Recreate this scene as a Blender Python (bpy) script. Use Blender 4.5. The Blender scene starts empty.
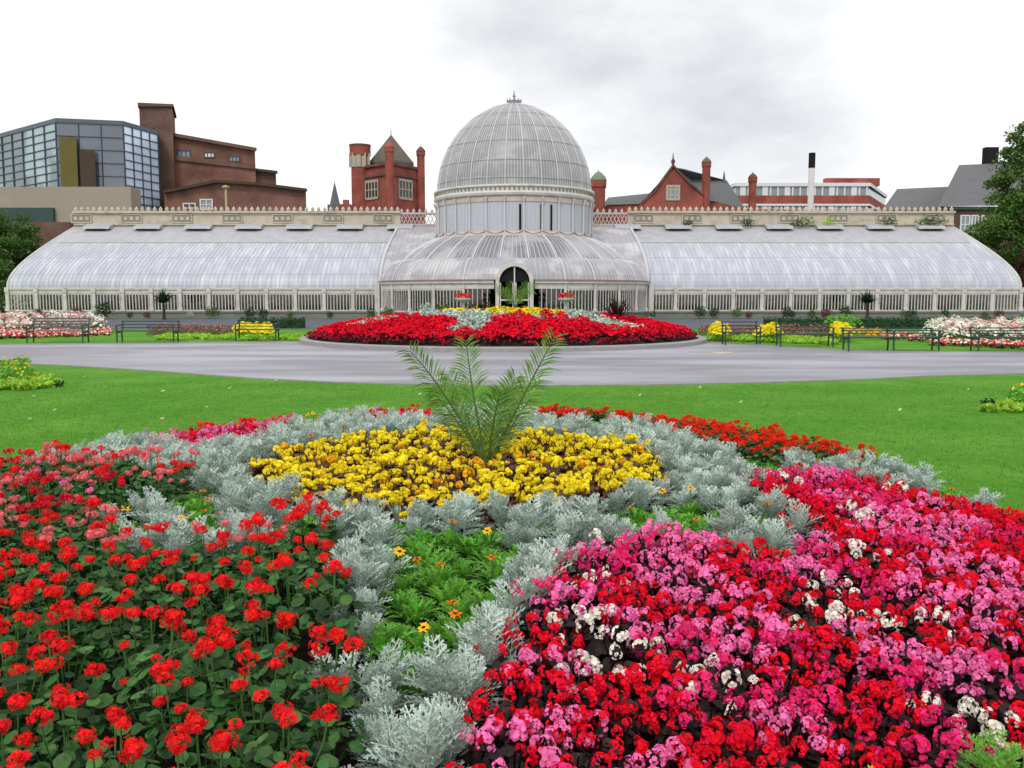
import bpy, math, random
from math import sin, cos, pi, radians, atan2, hypot, sqrt
from mathutils import Vector, Matrix
R = random.Random(7)
scene = bpy.context.scene
COL = scene.collection

# ------------------------------------------------------------------ camera
F = 900.0; CAMZ = 1.75; PITCH = math.atan(89 / F)
cp, sp_ = cos(PITCH), sin(PITCH)
def ray(px, py):
    a, b = px - 512, 384 - py
    return Vector((a, F * cp + b * sp_, -F * sp_ + b * cp))
def at_y(px, py, Y):
    r = ray(px, py); t = Y / r.y
    return Vector((r.x * t, Y, CAMZ + r.z * t))
def at_z(px, py, Z=0.0):
    r = ray(px, py); t = (Z - CAMZ) / r.z
    return Vector((r.x * t, r.y * t, Z))
def XX(px, py, Y): return at_y(px, py, Y).x
def ZZ(py, Y): return at_y(512, py, Y).z
cam = bpy.data.objects.new('camera', bpy.data.cameras.new('camera'))
COL.objects.link(cam); cam.location = (0, 0, CAMZ); cam.rotation_euler = (pi / 2 - PITCH, 0, 0)
cam.data.sensor_width = 36; cam.data.lens = F / 1024 * 36; cam.data.clip_end = 3000; cam.data.clip_start = .05
scene.camera = cam

# ------------------------------------------------------------------ materials
MATS = {}
def mat(name, col, rough=.7, noise=None, island=0., objr=0., bump=None, transl=0., spec=.3, metal=0., col2=None, n2=None, stretch=None, huej=0.):
    """noise=(scale, amount); col2 + n2=(scale, lo, hi) mixes a second colour; island/objr = value jitter per leaf/per object"""
    if name in MATS: return MATS[name]
    m = bpy.data.materials.new(name); m.use_nodes = True; MATS[name] = m
    nt = m.node_tree; N = nt.nodes; L = nt.links; N.clear()
    out = N.new('ShaderNodeOutputMaterial'); p = N.new('ShaderNodeBsdfPrincipled')
    p.inputs['Roughness'].default_value = rough; p.inputs['Metallic'].default_value = metal
    p.inputs['Specular IOR Level'].default_value = spec
    tc = N.new('ShaderNodeTexCoord'); vec = tc.outputs['Object']
    if stretch:
        mp = N.new('ShaderNodeMapping'); mp.inputs['Scale'].default_value = stretch[:3]
        if len(stretch) > 3: mp.inputs['Rotation'].default_value = stretch[3:]
        L.new(vec, mp.inputs['Vector']); vec = mp.outputs['Vector']
    rgb = N.new('ShaderNodeRGB'); rgb.outputs[0].default_value = (*col, 1); c = rgb.outputs[0]
    if col2:
        n = N.new('ShaderNodeTexNoise'); n.inputs['Scale'].default_value = n2[0]; n.inputs['Detail'].default_value = 6
        L.new(vec, n.inputs['Vector'])
        mr = N.new('ShaderNodeMapRange'); mr.inputs[1].default_value = n2[1]; mr.inputs[2].default_value = n2[2]
        L.new(n.outputs['Fac'], mr.inputs[0])
        mx = N.new('ShaderNodeMix'); mx.data_type = 'RGBA'; mx.inputs[7].default_value = (*col2, 1)
        L.new(mr.outputs[0], mx.inputs[0]); L.new(c, mx.inputs[6]); c = mx.outputs[2]
    val = None
    def addv(sock, amt):
        nonlocal val
        mr = N.new('ShaderNodeMapRange'); mr.inputs[3].default_value = 1 - amt; mr.inputs[4].default_value = 1 + amt
        L.new(sock, mr.inputs[0])
        if val is None: val = mr.outputs[0]
        else:
            mu = N.new('ShaderNodeMath'); mu.operation = 'MULTIPLY'; L.new(val, mu.inputs[0]); L.new(mr.outputs[0], mu.inputs[1]); val = mu.outputs[0]
    if noise:
        n = N.new('ShaderNodeTexNoise'); n.inputs['Scale'].default_value = noise[0]; n.inputs['Detail'].default_value = 8
        n.inputs['Roughness'].default_value = .65
        L.new(vec, n.inputs['Vector']); addv(n.outputs['Fac'], noise[1] * 1.6)
    geo = None
    if island:
        geo = N.new('ShaderNodeNewGeometry'); addv(geo.outputs['Random Per Island'], island)
    if objr:
        oi = N.new('ShaderNodeObjectInfo'); addv(oi.outputs['Random'], objr)
    if val is not None:
        h = N.new('ShaderNodeHueSaturation'); L.new(val, h.inputs['Value']); L.new(c, h.inputs['Color']); c = h.outputs[0]
        if huej and geo:
            mr = N.new('ShaderNodeMapRange'); mr.inputs[3].default_value = .5 - huej; mr.inputs[4].default_value = .5 + huej
            ml = N.new('ShaderNodeMath'); ml.operation = 'MULTIPLY_ADD'; ml.inputs[1].default_value = 7.31; ml.inputs[2].default_value = .3
            fr = N.new('ShaderNodeMath'); fr.operation = 'FRACT'
            L.new(geo.outputs['Random Per Island'], ml.inputs[0]); L.new(ml.outputs[0], fr.inputs[0]); L.new(fr.outputs[0], mr.inputs[0])
            L.new(mr.outputs[0], h.inputs['Hue'])
    L.new(c, p.inputs['Base Color'])
    if bump:
        n = N.new('ShaderNodeTexNoise'); n.inputs['Scale'].default_value = bump[0]; n.inputs['Detail'].default_value = 6
        L.new(vec, n.inputs['Vector'])
        b = N.new('ShaderNodeBump'); b.inputs['Strength'].default_value = bump[1]; b.inputs['Distance'].default_value = bump[2] if len(bump) > 2 else .02
        L.new(n.outputs['Fac'], b.inputs['Height']); L.new(b.outputs[0], p.inputs['Normal'])
    sh = p.outputs[0]
    if transl:
        t = N.new('ShaderNodeBsdfTranslucent'); L.new(c, t.inputs['Color'])
        mx = N.new('ShaderNodeMixShader'); mx.inputs[0].default_value = transl
        L.new(sh, mx.inputs[1]); L.new(t.outputs[0], mx.inputs[2]); sh = mx.outputs[0]
    L.new(sh, out.inputs[0])
    return m
def glass(name, tint, refl=.12, rough=.05):
    if name in MATS: return MATS[name]
    m = bpy.data.materials.new(name); m.use_nodes = True; MATS[name] = m
    nt = m.node_tree; N = nt.nodes; L = nt.links; N.clear()
    out = N.new('ShaderNodeOutputMaterial'); t = N.new('ShaderNodeBsdfTransparent'); t.inputs[0].default_value = (*tint, 1)
    g = N.new('ShaderNodeBsdfGlossy'); g.inputs['Roughness'].default_value = rough
    mx = N.new('ShaderNodeMixShader'); mx.inputs[0].default_value = refl
    L.new(t.outputs[0], mx.inputs[1]); L.new(g.outputs[0], mx.inputs[2]); L.new(mx.outputs[0], out.inputs[0])
    return m
def brick(name, c1, c2, mortar, scale=1.):
    if name in MATS: return MATS[name]
    m = bpy.data.materials.new(name); m.use_nodes = True; MATS[name] = m
    nt = m.node_tree; N = nt.nodes; L = nt.links; p = N['Principled BSDF']; p.inputs['Roughness'].default_value = .9
    p.inputs['Specular IOR Level'].default_value = .2
    tc = N.new('ShaderNodeTexCoord'); s = N.new('ShaderNodeSeparateXYZ'); L.new(tc.outputs['Object'], s.inputs[0])
    a = N.new('ShaderNodeMath'); a.operation = 'ADD'; L.new(s.outputs[0], a.inputs[0]); L.new(s.outputs[1], a.inputs[1])
    cb = N.new('ShaderNodeCombineXYZ'); L.new(a.outputs[0], cb.inputs[0]); L.new(s.outputs[2], cb.inputs[1])
    b = N.new('ShaderNodeTexBrick'); L.new(cb.outputs[0], b.inputs['Vector'])
    b.inputs['Color1'].default_value = (*c1, 1); b.inputs['Color2'].default_value = (*c2, 1); b.inputs['Mortar'].default_value = (*mortar, 1)
    b.inputs['Scale'].default_value = 4 * scale; b.inputs['Mortar Size'].default_value = .02; b.inputs['Brick Width'].default_value = .9; b.inputs['Row Height'].default_value = .3
    n = N.new('ShaderNodeTexNoise'); n.inputs['Scale'].default_value = .5; n.inputs['Detail'].default_value = 8; L.new(tc.outputs['Object'], n.inputs['Vector'])
    mr = N.new('ShaderNodeMapRange'); mr.inputs[1].default_value = .3; mr.inputs[2].default_value = .7; mr.inputs[3].default_value = .6; mr.inputs[4].default_value = 1.25; L.new(n.outputs['Fac'], mr.inputs[0])
    h = N.new('ShaderNodeHueSaturation'); L.new(mr.outputs[0], h.inputs['Value']); L.new(b.outputs[0], h.inputs['Color']); L.new(h.outputs[0], p.inputs['Base Color'])
    return m

M = {}
M['lawn'] = mat('lawn grass', (.085, .26, .022), .9, noise=(5, .3), bump=(160, .7, .03), spec=.1, col2=(.14, .325, .035), n2=(.7, .4, .7))
M['asphalt'] = mat('pale asphalt', (.20, .20, .225), .5, noise=(45, .2), bump=(220, .4, .008), spec=.4, col2=(.35, .35, .395), n2=(.45, .42, .62), stretch=(.35, 1.1, 1))
M['slatepath'] = mat('dark path', (.09, .1, .125), .7, noise=(4, .2))
M['soil'] = mat('dark soil', (.018, .012, .008), 1, noise=(30, .3), bump=(60, .8, .04))
M['kerb'] = mat('kerb stone', (.30, .29, .29), .8, noise=(5, .2), bump=(40, .3))
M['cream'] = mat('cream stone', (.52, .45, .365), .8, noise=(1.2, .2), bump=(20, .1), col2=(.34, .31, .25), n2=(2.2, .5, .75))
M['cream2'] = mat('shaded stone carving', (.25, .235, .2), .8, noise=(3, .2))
M['plinth'] = mat('plinth stone', (.20, .19, .18), .9, noise=(2, .25))
M['whiteiron'] = mat('white painted iron', (.60, .57, .55), .5, noise=(3, .14), col2=(.44, .41, .38), n2=(2.5, .5, .75))
M['barwhite'] = mat('white glazing bar', (.58, .57, .6), .5)
M['pinkiron'] = mat('stained white ironwork', (.52, .44, .42), .6, noise=(2, .2))
M['rust'] = mat('rusty gutter', (.28, .19, .18), .6, noise=(3, .2))
M['leadgrey'] = mat('weathered lead', (.28, .28, .27), .6, noise=(3, .2))
M['wingglass'] = mat('whitewashed wing glazing', (.41, .43, .50), .38, noise=(1.0, .08), spec=.5, col2=(.58, .59, .63), n2=(2.0, .45, .75), stretch=(1.5, .35, .35, 0, .55, .3))
M['domeglass'] = mat('whitewashed dome glazing', (.26, .262, .285), .35, noise=(1.1, .12), spec=.4, col2=(.38, .38, .395), n2=(1.4, .5, .7))
M['apseglass'] = mat('thinly washed glazing', (.34, .33, .37), .3, noise=(1.3, .14), spec=.5, col2=(.52, .51, .53), n2=(.8, .48, .62))
M['tier1glass'] = mat('dark washed glazing', (.19, .195, .22), .3, noise=(1.3, .14), spec=.5, col2=(.38, .38, .4), n2=(.6, .46, .6))
M['drumglass'] = mat('drum glazing', (.46, .475, .55), .3, noise=(.8, .10), spec=.5)
M['clear'] = glass('clear window glass', (.86, .88, .86), .1)
M['darkpane'] = mat('dark pane', (.03, .035, .04), .15, spec=.6)
M['greypane'] = mat('grey pane', (.22, .27, .3), .15, spec=.6)
M['brickred'] = brick('red brick', (.34, .085, .06), (.27, .065, .048), (.28, .15, .12))
M['brickdk'] = brick('brown brick', (.175, .10, .08), (.14, .08, .065), (.16, .1, .08))
M['brickbr'] = brick('orange brown brick', (.23, .115, .088), (.185, .09, .07), (.2, .1, .08))
M['slate'] = mat('slate roof', (.11, .115, .12), .7, noise=(1.5, .2), stretch=(1, 1, 6))
M['slatebr'] = mat('brown slate roof', (.13, .11, .09), .7, noise=(2, .25))
M['slatehouse'] = mat('grey house slate', (.13, .13, .14), .7, noise=(.7, .18), stretch=(1, 1, 5))
M['sandst'] = mat('sandstone', (.42, .38, .3), .8, noise=(2, .2))
M['beigeclad'] = mat('beige cladding', (.33, .28, .22), .7, noise=(.4, .08))
M['whitepaint'] = mat('white render', (.70, .68, .68), .7, noise=(1, .08))
M['darkclad'] = mat('dark green cladding', (.035, .07, .065), .5, noise=(.5, .2))
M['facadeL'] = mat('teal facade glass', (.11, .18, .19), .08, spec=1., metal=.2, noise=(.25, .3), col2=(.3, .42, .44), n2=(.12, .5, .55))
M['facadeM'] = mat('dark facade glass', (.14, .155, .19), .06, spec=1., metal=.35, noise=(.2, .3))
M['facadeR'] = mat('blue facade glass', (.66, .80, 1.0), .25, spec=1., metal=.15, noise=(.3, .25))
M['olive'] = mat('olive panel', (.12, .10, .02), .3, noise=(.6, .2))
M['mullion'] = mat('dark mullion', (.05, .07, .1), .4)
M['benchgreen'] = mat('dark green bench paint', (.012, .045, .04), .4, noise=(8, .2), spec=.5)
M['benchgrey'] = mat('weathered bench slats', (.13, .13, .125), .8, noise=(12, .25))
M['copper'] = mat('green copper', (.17, .21, .13), .6, noise=(3, .2))
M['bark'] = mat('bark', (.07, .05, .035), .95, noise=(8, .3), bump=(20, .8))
M['black'] = mat('black cowl', (.018, .018, .02), .9, spec=.1)
M['lampcream'] = mat('cream lamp paint', (.5, .4, .22), .5)
# foliage and petals
def leafm(n, c, isl=.35, tr=.25, hj=.02, spec=.25, rough=.55, objr=.12): return mat(n, c, rough, island=isl, transl=tr, huej=hj, spec=spec, objr=objr)
M['gerleaf'] = mat('geranium leaf', (.034, .12, .022), .5, island=.65, transl=.2, huej=.02, spec=.3, objr=.12, noise=(38, .3), bump=(60, .5, .01), col2=(.07, .17, .045), n2=(30, .55, .7))
M['gerstem'] = leafm('green stem', (.09, .2, .05), .2)
M['begleaf'] = leafm('bronze leaf', (.020, .010, .010), .6, .1, .02, .2, .5)
M['begleafbr'] = leafm('brown bronze leaf', (.10, .035, .018), .5, .1, .02, .4, .4)
M['silver'] = leafm('silver felted leaf', (.465, .555, .495), .45, .14, .01, .05, .95, .15)
M['limeleaf'] = leafm('bright green leaf', (.16, .42, .05), .4, .3)
M['lettuce'] = leafm('lime green leaf', (.36, .6, .06), .3, .3)
M['palmleaf'] = leafm('palm leaflet', (.17, .33, .06), .4, .35, .02, .3, .45)
M['palmrib'] = leafm('palm midrib', (.09, .16, .03), .2, .1)
M['hedge'] = leafm('hedge leaf', (.02, .065, .02), .5, .15)
M['treeleaf'] = leafm('tree leaf', (.09, .17, .035), .55, .3, .03, .25, .6)
M['treedark'] = leafm('dark tree leaf', (.02, .05, .02), .55, .2, .03)
M['copperleaf'] = leafm('copper leaf', (.12, .04, .025), .5, .2)
M['cordleaf'] = leafm('dark red strap leaf', (.035, .022, .012), .4, .1)
M['brownleaf'] = leafm('brown mixed planting', (.16, .13, .07), .5, .2, .05)
M['weed'] = leafm('weed leaf', (.06, .14, .03), .5, .3)
def pet(n, c, isl=.18, hj=.01, tr=.25, objr=.1): return mat(n, c, .75, island=isl, transl=tr, huej=hj, spec=.08, objr=objr)
M['red'] = pet('scarlet petal', (.86, .010, .012)); M['crimson'] = pet('crimson petal', (.66, .008, .03))
M['begred'] = pet('begonia red petal', (.82, .006, .035), hj=.005)
M['pink'] = pet('pink petal', (.93, .20, .50), .2, .01); M['hotpink'] = pet('hot pink petal', (.82, .03, .19), .2)
M['white'] = pet('white petal', (.88, .86, .76), .1); M['salmon'] = pet('salmon petal', (.84, .2, .22), .2)
M['yellow'] = pet('yellow petal', (.93, .78, .03), .1, .008); M['amber'] = pet('amber petal', (.9, .50, .02), .15, .01)
M['orange'] = pet('orange petal', (.84, .20, .01), .15, .01); M['orred'] = pet('orange red petal', (.84, .035, .01), .18)
M['palepink'] = pet('pale pink petal', (.8, .5, .5), .15); M['lowred'] = pet('deep red petal', (.35, .008, .03), .3)
M['eye'] = pet('brown flower eye', (.06, .015, .005)); M['yelc'] = pet('yellow stamen', (.8, .5, .05))
M['pale'] = pet('pale dry leaf', (.6, .55, .4), .2)

# ------------------------------------------------------------------ mesh building
ORG = {}
class MB:
    def __init__(s): s.v = []; s.f = []; s.m = []
    def add(s, vs, fs, mi=0):
        b = len(s.v); s.v.extend([tuple(v) for v in vs]); s.f.extend([tuple(b + i for i in f) for f in fs]); s.m.extend([mi] * len(fs))
    def box(s, x0, x1, y0, y1, z0, z1, mi=0):
        s.add([(x0, y0, z0), (x1, y0, z0), (x1, y1, z0), (x0, y1, z0), (x0, y0, z1), (x1, y0, z1), (x1, y1, z1), (x0, y1, z1)],
              [(0, 3, 2, 1), (4, 5, 6, 7), (0, 1, 5, 4), (1, 2, 6, 5), (2, 3, 7, 6), (3, 0, 4, 7)], mi)
    def beam(s, a, b, w, h, mi=0, up=Vector((0, 0, 1))):
        a = Vector(a); b = Vector(b); d = (b - a).normalized(); sx = d.cross(up)
        if sx.length < 1e-4: sx = Vector((1, 0, 0))
        sx.normalize(); uz = sx.cross(d).normalized(); vs = []
        for p in (a, b):
            for i, j in ((-1, -1), (1, -1), (1, 1), (-1, 1)): vs.append(p + sx * w / 2 * i + uz * h / 2 * j)
        s.add(vs, [(0, 1, 2, 3), (7, 6, 5, 4), (0, 4, 5, 1), (1, 5, 6, 2), (2, 6, 7, 3), (3, 7, 4, 0)], mi)
    def tube(s, pts, rad, n=6, mi=0, cap=True):
        pts = [Vector(p) for p in pts]
        if not isinstance(rad, (list, tuple)): rad = [rad] * len(pts)
        vs = []; fs = []; prev = None
        for i, p in enumerate(pts):
            d = (pts[min(i + 1, len(pts) - 1)] - pts[max(i - 1, 0)])
            if d.length < 1e-9: d = Vector((0, 0, 1))
            d.normalize()
            if prev is None: a = d.orthogonal().normalized()
            else:
                a = prev - d * prev.dot(d); a = a.normalized() if a.length > 1e-6 else d.orthogonal().normalized()
            prev = a; b = d.cross(a)
            for k in range(n):
                t = 2 * pi * k / n + pi / 4; vs.append(p + (a * cos(t) + b * sin(t)) * rad[i])
        for i in range(len(pts) - 1):
            for k in range(n):
                k2 = (k + 1) % n; fs.append((i * n + k, i * n + k2, (i + 1) * n + k2, (i + 1) * n + k))
        if cap: fs.append(tuple(range(n))[::-1]); fs.append(tuple((len(pts) - 1) * n + k for k in range(n)))
        s.add(vs, fs, mi)
    def lathe(s, prof, cx, cy, n=24, a0=0, a1=2 * pi, mi=0, ry=1.):
        full = abs(a1 - a0 - 2 * pi) < 1e-6; m = n if full else n + 1; vs = []; fs = []
        for i in range(m):
            a = a0 + (a1 - a0) * i / n
            for r, z in prof: vs.append((cx + r * sin(a), cy - r * cos(a) * ry, z))
        k = len(prof)
        for i in range(n):
            j = (i + 1) % m
            for q in range(k - 1): fs.append((i * k + q, j * k + q, j * k + q + 1, i * k + q + 1))
        s.add(vs, fs, mi)
    def poly(s, pts, mi=0): s.add(pts, [tuple(range(len(pts)))], mi)
    def prism(s, plan, z0, z1, mi=0, cap=1):
        n = len(plan); z1l = z1 if isinstance(z1, (list, tuple)) else [z1] * n
        vs = [(x, y, z0) for x, y in plan] + [(x, y, z1l[i]) for i, (x, y) in enumerate(plan)]
        fs = [(i, (i + 1) % n, n + (i + 1) % n, n + i) for i in range(n)]
        if cap: fs.append(tuple(range(n, 2 * n)))
        s.add(vs, fs, mi)
    def fan(s, c, nrm, r, n=6, cup=.2, mi=0, asp=1., rr=None, scal=0.):
        nrm = Vector(nrm).normalized(); a = nrm.orthogonal().normalized(); b = nrm.cross(a)
        t0 = (rr or R).uniform(0, 6.28); vs = [Vector(c)]
        for k in range(n):
            t = t0 + 2 * pi * k / n; q = r * (1 - scal * (k % 2))
            vs.append(Vector(c) + a * cos(t) * q + b * sin(t) * q * asp + nrm * cup * r)
        s.add(vs, [(0, 1 + k, 1 + (k + 1) % n) for k in range(n)], mi)
    def strap(s, pts, w, side, mi=0, fold=0.):
        """leaf ribbon through pts, widths w per point"""
        vs = []; fs = []; side = Vector(side).normalized()
        for p, ww in zip(pts, w):
            vs.append(Vector(p) - side * ww / 2); vs.append(Vector(p) + side * ww / 2)
        for i in range(len(pts) - 1): fs.append((2 * i, 2 * i + 1, 2 * i + 3, 2 * i + 2))
        s.add(vs, fs, mi)
    def merge(s, o, loc, rz, sc, mmap=None):
        c, n = cos(rz), sin(rz); b = len(s.v)
        s.v.extend([(loc[0] + sc * (x * c - y * n), loc[1] + sc * (x * n + y * c), loc[2] + sc * z) for x, y, z in o.v])
        s.f.extend([tuple(b + i for i in f) for f in o.f]); s.m.extend([(mmap[i] if mmap else i) for i in o.m])
    def build(s, name, mats, parent=None, loc=None, smooth=False):
        o = Vector(loc) if loc is not None else (ORG[parent.name] if parent is not None else Vector((0, 0, 0)))
        me = bpy.data.meshes.new(name)
        me.from_pydata([(x - o.x, y - o.y, z - o.z) for x, y, z in s.v], [], s.f)
        if not isinstance(mats, (list, tuple)): mats = [mats]
        for m in mats: me.materials.append(m)
        if len(mats) > 1: me.polygons.foreach_set('material_index', s.m)
        if smooth: me.polygons.foreach_set('use_smooth', [True] * len(s.f))
        me.update()
        ob = bpy.data.objects.new(name, me); COL.objects.link(ob)
        if parent is not None: ob.parent = parent
        elif loc is not None: ob.location = o
        ORG[ob.name] = o
        return ob
def tag(o, label=None, cat=None, group=None, kind=None):
    if label: o['label'] = label
    if cat: o['category'] = cat
    if group: o['group'] = group
    if kind: o['kind'] = kind
    return o
def thing(name, loc, label, cat, group=None):
    o = bpy.data.objects.new(name, None); COL.objects.link(o); o.location = loc; o.empty_display_size = .2
    ORG[o.name] = Vector(loc); return tag(o, label, cat, group)
KIDS = {}
def kids(o):
    if o.name not in KIDS: KIDS[o.name] = [c for c in COL.objects if c.parent == o]
    return KIDS[o.name]
def freeze(o):
    """child list of a prototype as nested tuples"""
    return (o, [freeze(c) for c in kids(o)])
def copy_frozen(fr, parent=None):
    c = fr[0].copy(); COL.objects.link(c)
    if parent is not None: c.parent = parent
    for k in fr[1]: copy_frozen(k, c)
    return c
class Proto:
    """first placement uses the source objects themselves, later ones copies"""
    def __init__(s, root): s.fr = freeze(root); s.used = False
    def place(s, loc, rz=0, sc=1., label=None, group=None, cat=None, tilt=0):
        if s.used: o = copy_frozen(s.fr)
        else: o = s.fr[0]; s.used = True
        o.location = loc; o.rotation_euler = (tilt, 0, rz); o.scale = (sc, sc, sc)
        return tag(o, label, cat, group)
def drop_unused(protos):
    for p in protos:
        if not p.used:
            for o in [p.fr[0]] + [k[0] for k in p.fr[1]]: bpy.data.objects.remove(o)

def rdir(r, up=0.):
    while True:
        v = Vector((r.uniform(-1, 1), r.uniform(-1, 1), r.uniform(-1, 1)))
        if .05 < v.length < 1: break
    v.normalize(); v.z += up; return v.normalized()
def clump(mb, c, rad, n, size, mi=0, r=R, shell=.55, up=.4, zmin=None):
    c = Vector(c)
    for _ in range(n):
        d = rdir(r); q = shell + (1 - shell) * r.random() ** .6
        p = c + Vector((d.x * rad[0] * q, d.y * rad[1] * q, d.z * rad[2] * q))
        if zmin is not None and p.z < zmin: p.z = zmin + r.random() * .05
        nn = (rdir(r) + d * .6 + Vector((0, 0, up))).normalized(); a = nn.orthogonal().normalized()
        t = r.uniform(0, 6.28); a = (a * cos(t) + nn.cross(a) * sin(t)); b = nn.cross(a); s_ = size * r.uniform(.6, 1.3)
        mb.add([p - a * s_ * .5, p + b * s_ * .3 + nn * s_ * .08, p + a * s_ * .5, p - b * s_ * .3 + nn * s_ * .08], [(0, 1, 2, 3)], mi)

# ------------------------------------------------------------------ ground
g = MB()
xs = [-400, -60, -30, 30, 60, 400]; ys = [-60, -5, 43, 53, 120, 700]
def gz(y): return 0 if y <= 43 else (.4 * (y - 43) / 10 if y < 53 else .4)
vs = [(x, y, gz(y)) for y in ys for x in xs]; n = len(xs)
g.add(vs, [(j * n + i, j * n + i + 1, (j + 1) * n + i + 1, (j + 1) * n + i) for j in range(len(ys) - 1) for i in range(n - 1)])
tag(g.build('lawn', M['lawn']), kind='structure')
g = MB(); g.add([(-400, 61, .41), (400, 61, .41), (400, 700, .41), (-400, 700, .41)], [(0, 1, 2, 3)]); tag(g.build('far_ground', M['slatepath']), kind='structure')
g = MB()
near = [(-900, 352), (-300, 357), (0, 363), (60, 365.5), (150, 371), (256, 379), (330, 382.5), (400, 384.5), (512, 386), (640, 385.5), (760, 383), (870, 379.5), (925, 376.5), (1024, 374), (1300, 366), (1900, 360)]
far = [(1900, 351), (1300, 352), (1024, 352.5), (900, 352), (840, 350.5), (780, 346.5), (715, 342.5), (640, 340), (400, 340), (300, 342), (150, 343.5), (60, 344), (-20, 345), (-300, 345), (-900, 345)]
NEARW = [at_z(*p) for p in near]; FARW = [at_z(*p) for p in far]
g.poly([(p.x, p.y, .006) for p in NEARW] + [(p.x, p.y, .006) for p in FARW])
tag(g.build('path', M['asphalt']), kind='structure')
g = MB()   # stone edging strips along the grass
for line in (NEARW, FARW):
    for a, b in zip(line[:-1], line[1:]): g.beam(Vector((a.x, a.y, .012)), Vector((b.x, b.y, .012)), .09, .03)
tag(g.build('path_edging', M['kerb']), kind='structure')
g = MB()
g.add([(-24, 44.6, gz(44.6) + .012), (40, 44.6, gz(44.6) + .012), (40, 52.9, .408), (-24, 52.9, .408)], [(0, 1, 2, 3)])
tag(g.build('terrace_path', M['slatepath']), kind='structure')
# short upright grass tufts over the near lawn: too many to count
g = MB(); r = random.Random(3)
BX, BY, BR = -.50, 6.65, 4.13; EY = 1.22   # radius across; EY stretches the bed along the view
for _ in range(52000):
    y = 5.5 + 12.5 * r.random() ** .8; x = r.uniform(-.62, .62) * y * 1.02
    if hypot(x - BX, (y - BY) / EY) < BR - .05: continue
    if y > 16.6 + (abs(x) * .33 if x < 0 else abs(x) * .14): continue
    h = r.uniform(.018, .04); w = .006; a = r.uniform(0, 3.14); lx, ly = r.uniform(-.015, .015), r.uniform(-.015, .015)
    g.add([(x - w * cos(a), y - w * sin(a), 0), (x + w * cos(a), y + w * sin(a), 0), (x + lx, y + ly, h)], [(0, 1, 2)])
tag(g.build('lawn_grass', leafm('grass blade', (.125, .34, .032), .35, .3, .02)), 'short mown bright green grass blades round the front flower bed', 'grass', kind='stuff')

# ------------------------------------------------------------------ beds
def z1(x, y):
    q = min(1, hypot(x - BX, (y - BY) / EY) / BR); return .06 + .24 * (1 - q * q)
g = MB(); prof = [(BR + .02, .0)] + [(BR * q, .06 + .24 * (1 - q * q)) for q in (1, .9, .75, .5, .25, .001)]
g.lathe(prof, BX, BY, 64, ry=EY); tag(g.build('front_bed_soil', M['soil'], smooth=True), kind='structure')
CX2, CY2, R2 = -.33, 35.35, 7.5
def z2(x, y):
    q = min(1, hypot(x - CX2, y - CY2) / R2); return .13 + .85 * (1 - q * q)
g = MB(); g.lathe([(R2 * q, .13 + .85 * (1 - q * q)) for q in (1, .9, .75, .5, .25, .001)], CX2, CY2, 72)
tag(g.build('round_bed_soil', M['soil'], smooth=True), kind='structure')
g = MB(); g.lathe([(R2 + .32, 0), (R2 + .32, .13), (R2 + .27, .16), (R2 + .03, .16), (R2, .13), (R2, .0)], CX2, CY2, 96)
tag(g.build('round_bed_kerb', M['kerb'], loc=(CX2, CY2, 0), smooth=False), 'low pale stone kerb ringing the round bed of red begonias', 'kerb')
g = MB(); p = at_z(721, 353.5); g.lathe([(.34, 0), (.34, .035), (.27, .04), (.26, .015), (.001, .015)], p.x, p.y, 24)
tag(g.build('stone_ring', M['cream'], loc=(p.x, p.y, 0)), 'small pale stone drain ring set in the path right of the round bed', 'drain ring')

def upoly(pts, zf, h, it=3):
    out = []
    for px, py in pts:
        z = .3
        for _ in range(it): p = at_z(px, py, z); z = zf(p.x, p.y) + h
        out.append((p.x, p.y))
    return out
def inside(x, y, P):
    c = False; j = len(P) - 1
    for i in range(len(P)):
        xi, yi = P[i]; xj, yj = P[j]
        if (yi > y) != (yj > y) and x < (xj - xi) * (y - yi) / (yj - yi) + xi: c = not c
        j = i
    return c

# ---- flower prototypes -------------------------------------------------------
def blossom(mb, c, nrm, s, r, mi=0):
    nrm = Vector(nrm).normalized(); a = nrm.orthogonal().normalized(); t = r.uniform(0, 6.28); a = a * cos(t) + nrm.cross(a) * sin(t); b = nrm.cross(a)
    for d, q in ((a, 1), (-a, 1), (b, .7), (-b, .7)):
        mb.fan(Vector(c) + d * s * .55, nrm * .8 + d * .5, s * .62 * q, 6, .28, mi, rr=r)
def m_begcluster(seed, m):
    r = random.Random(seed); mb = MB(); hgt = r.uniform(.018, .045)
    for k in range(r.randint(6, 11)):
        d = rdir(r, .4); c = Vector((d.x * .026, d.y * .026, d.z * hgt + r.uniform(-.008, .008)))
        blossom(mb, c, d, r.uniform(.010, .0165), r)
    return mb
def m_begleaves(seed, n=70, rad=.145, h=.19):
    r = random.Random(seed); mb = MB()
    for k in range(n):
        t = r.uniform(0, 6.28); q = sqrt(r.random()); z = .04 + (h - .05) * (1 - .45 * q * q) * r.uniform(.35, .95)
        mb.fan((cos(t) * q * rad, sin(t) * q * rad, z), (cos(t) * q * .9 + r.uniform(-.4, .4), sin(t) * q * .9 + r.uniform(-.4, .4), .9), r.uniform(.016, .029), 7, .22, 0, rr=r)
    for k in range(8):
        t = r.uniform(0, 6.28); mb.tube([(0, 0, 0), (cos(t) * .06, sin(t) * .06, .12), (cos(t) * .09, sin(t) * .09, .2)], .004, 3, 0, False)
    return mb
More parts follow.
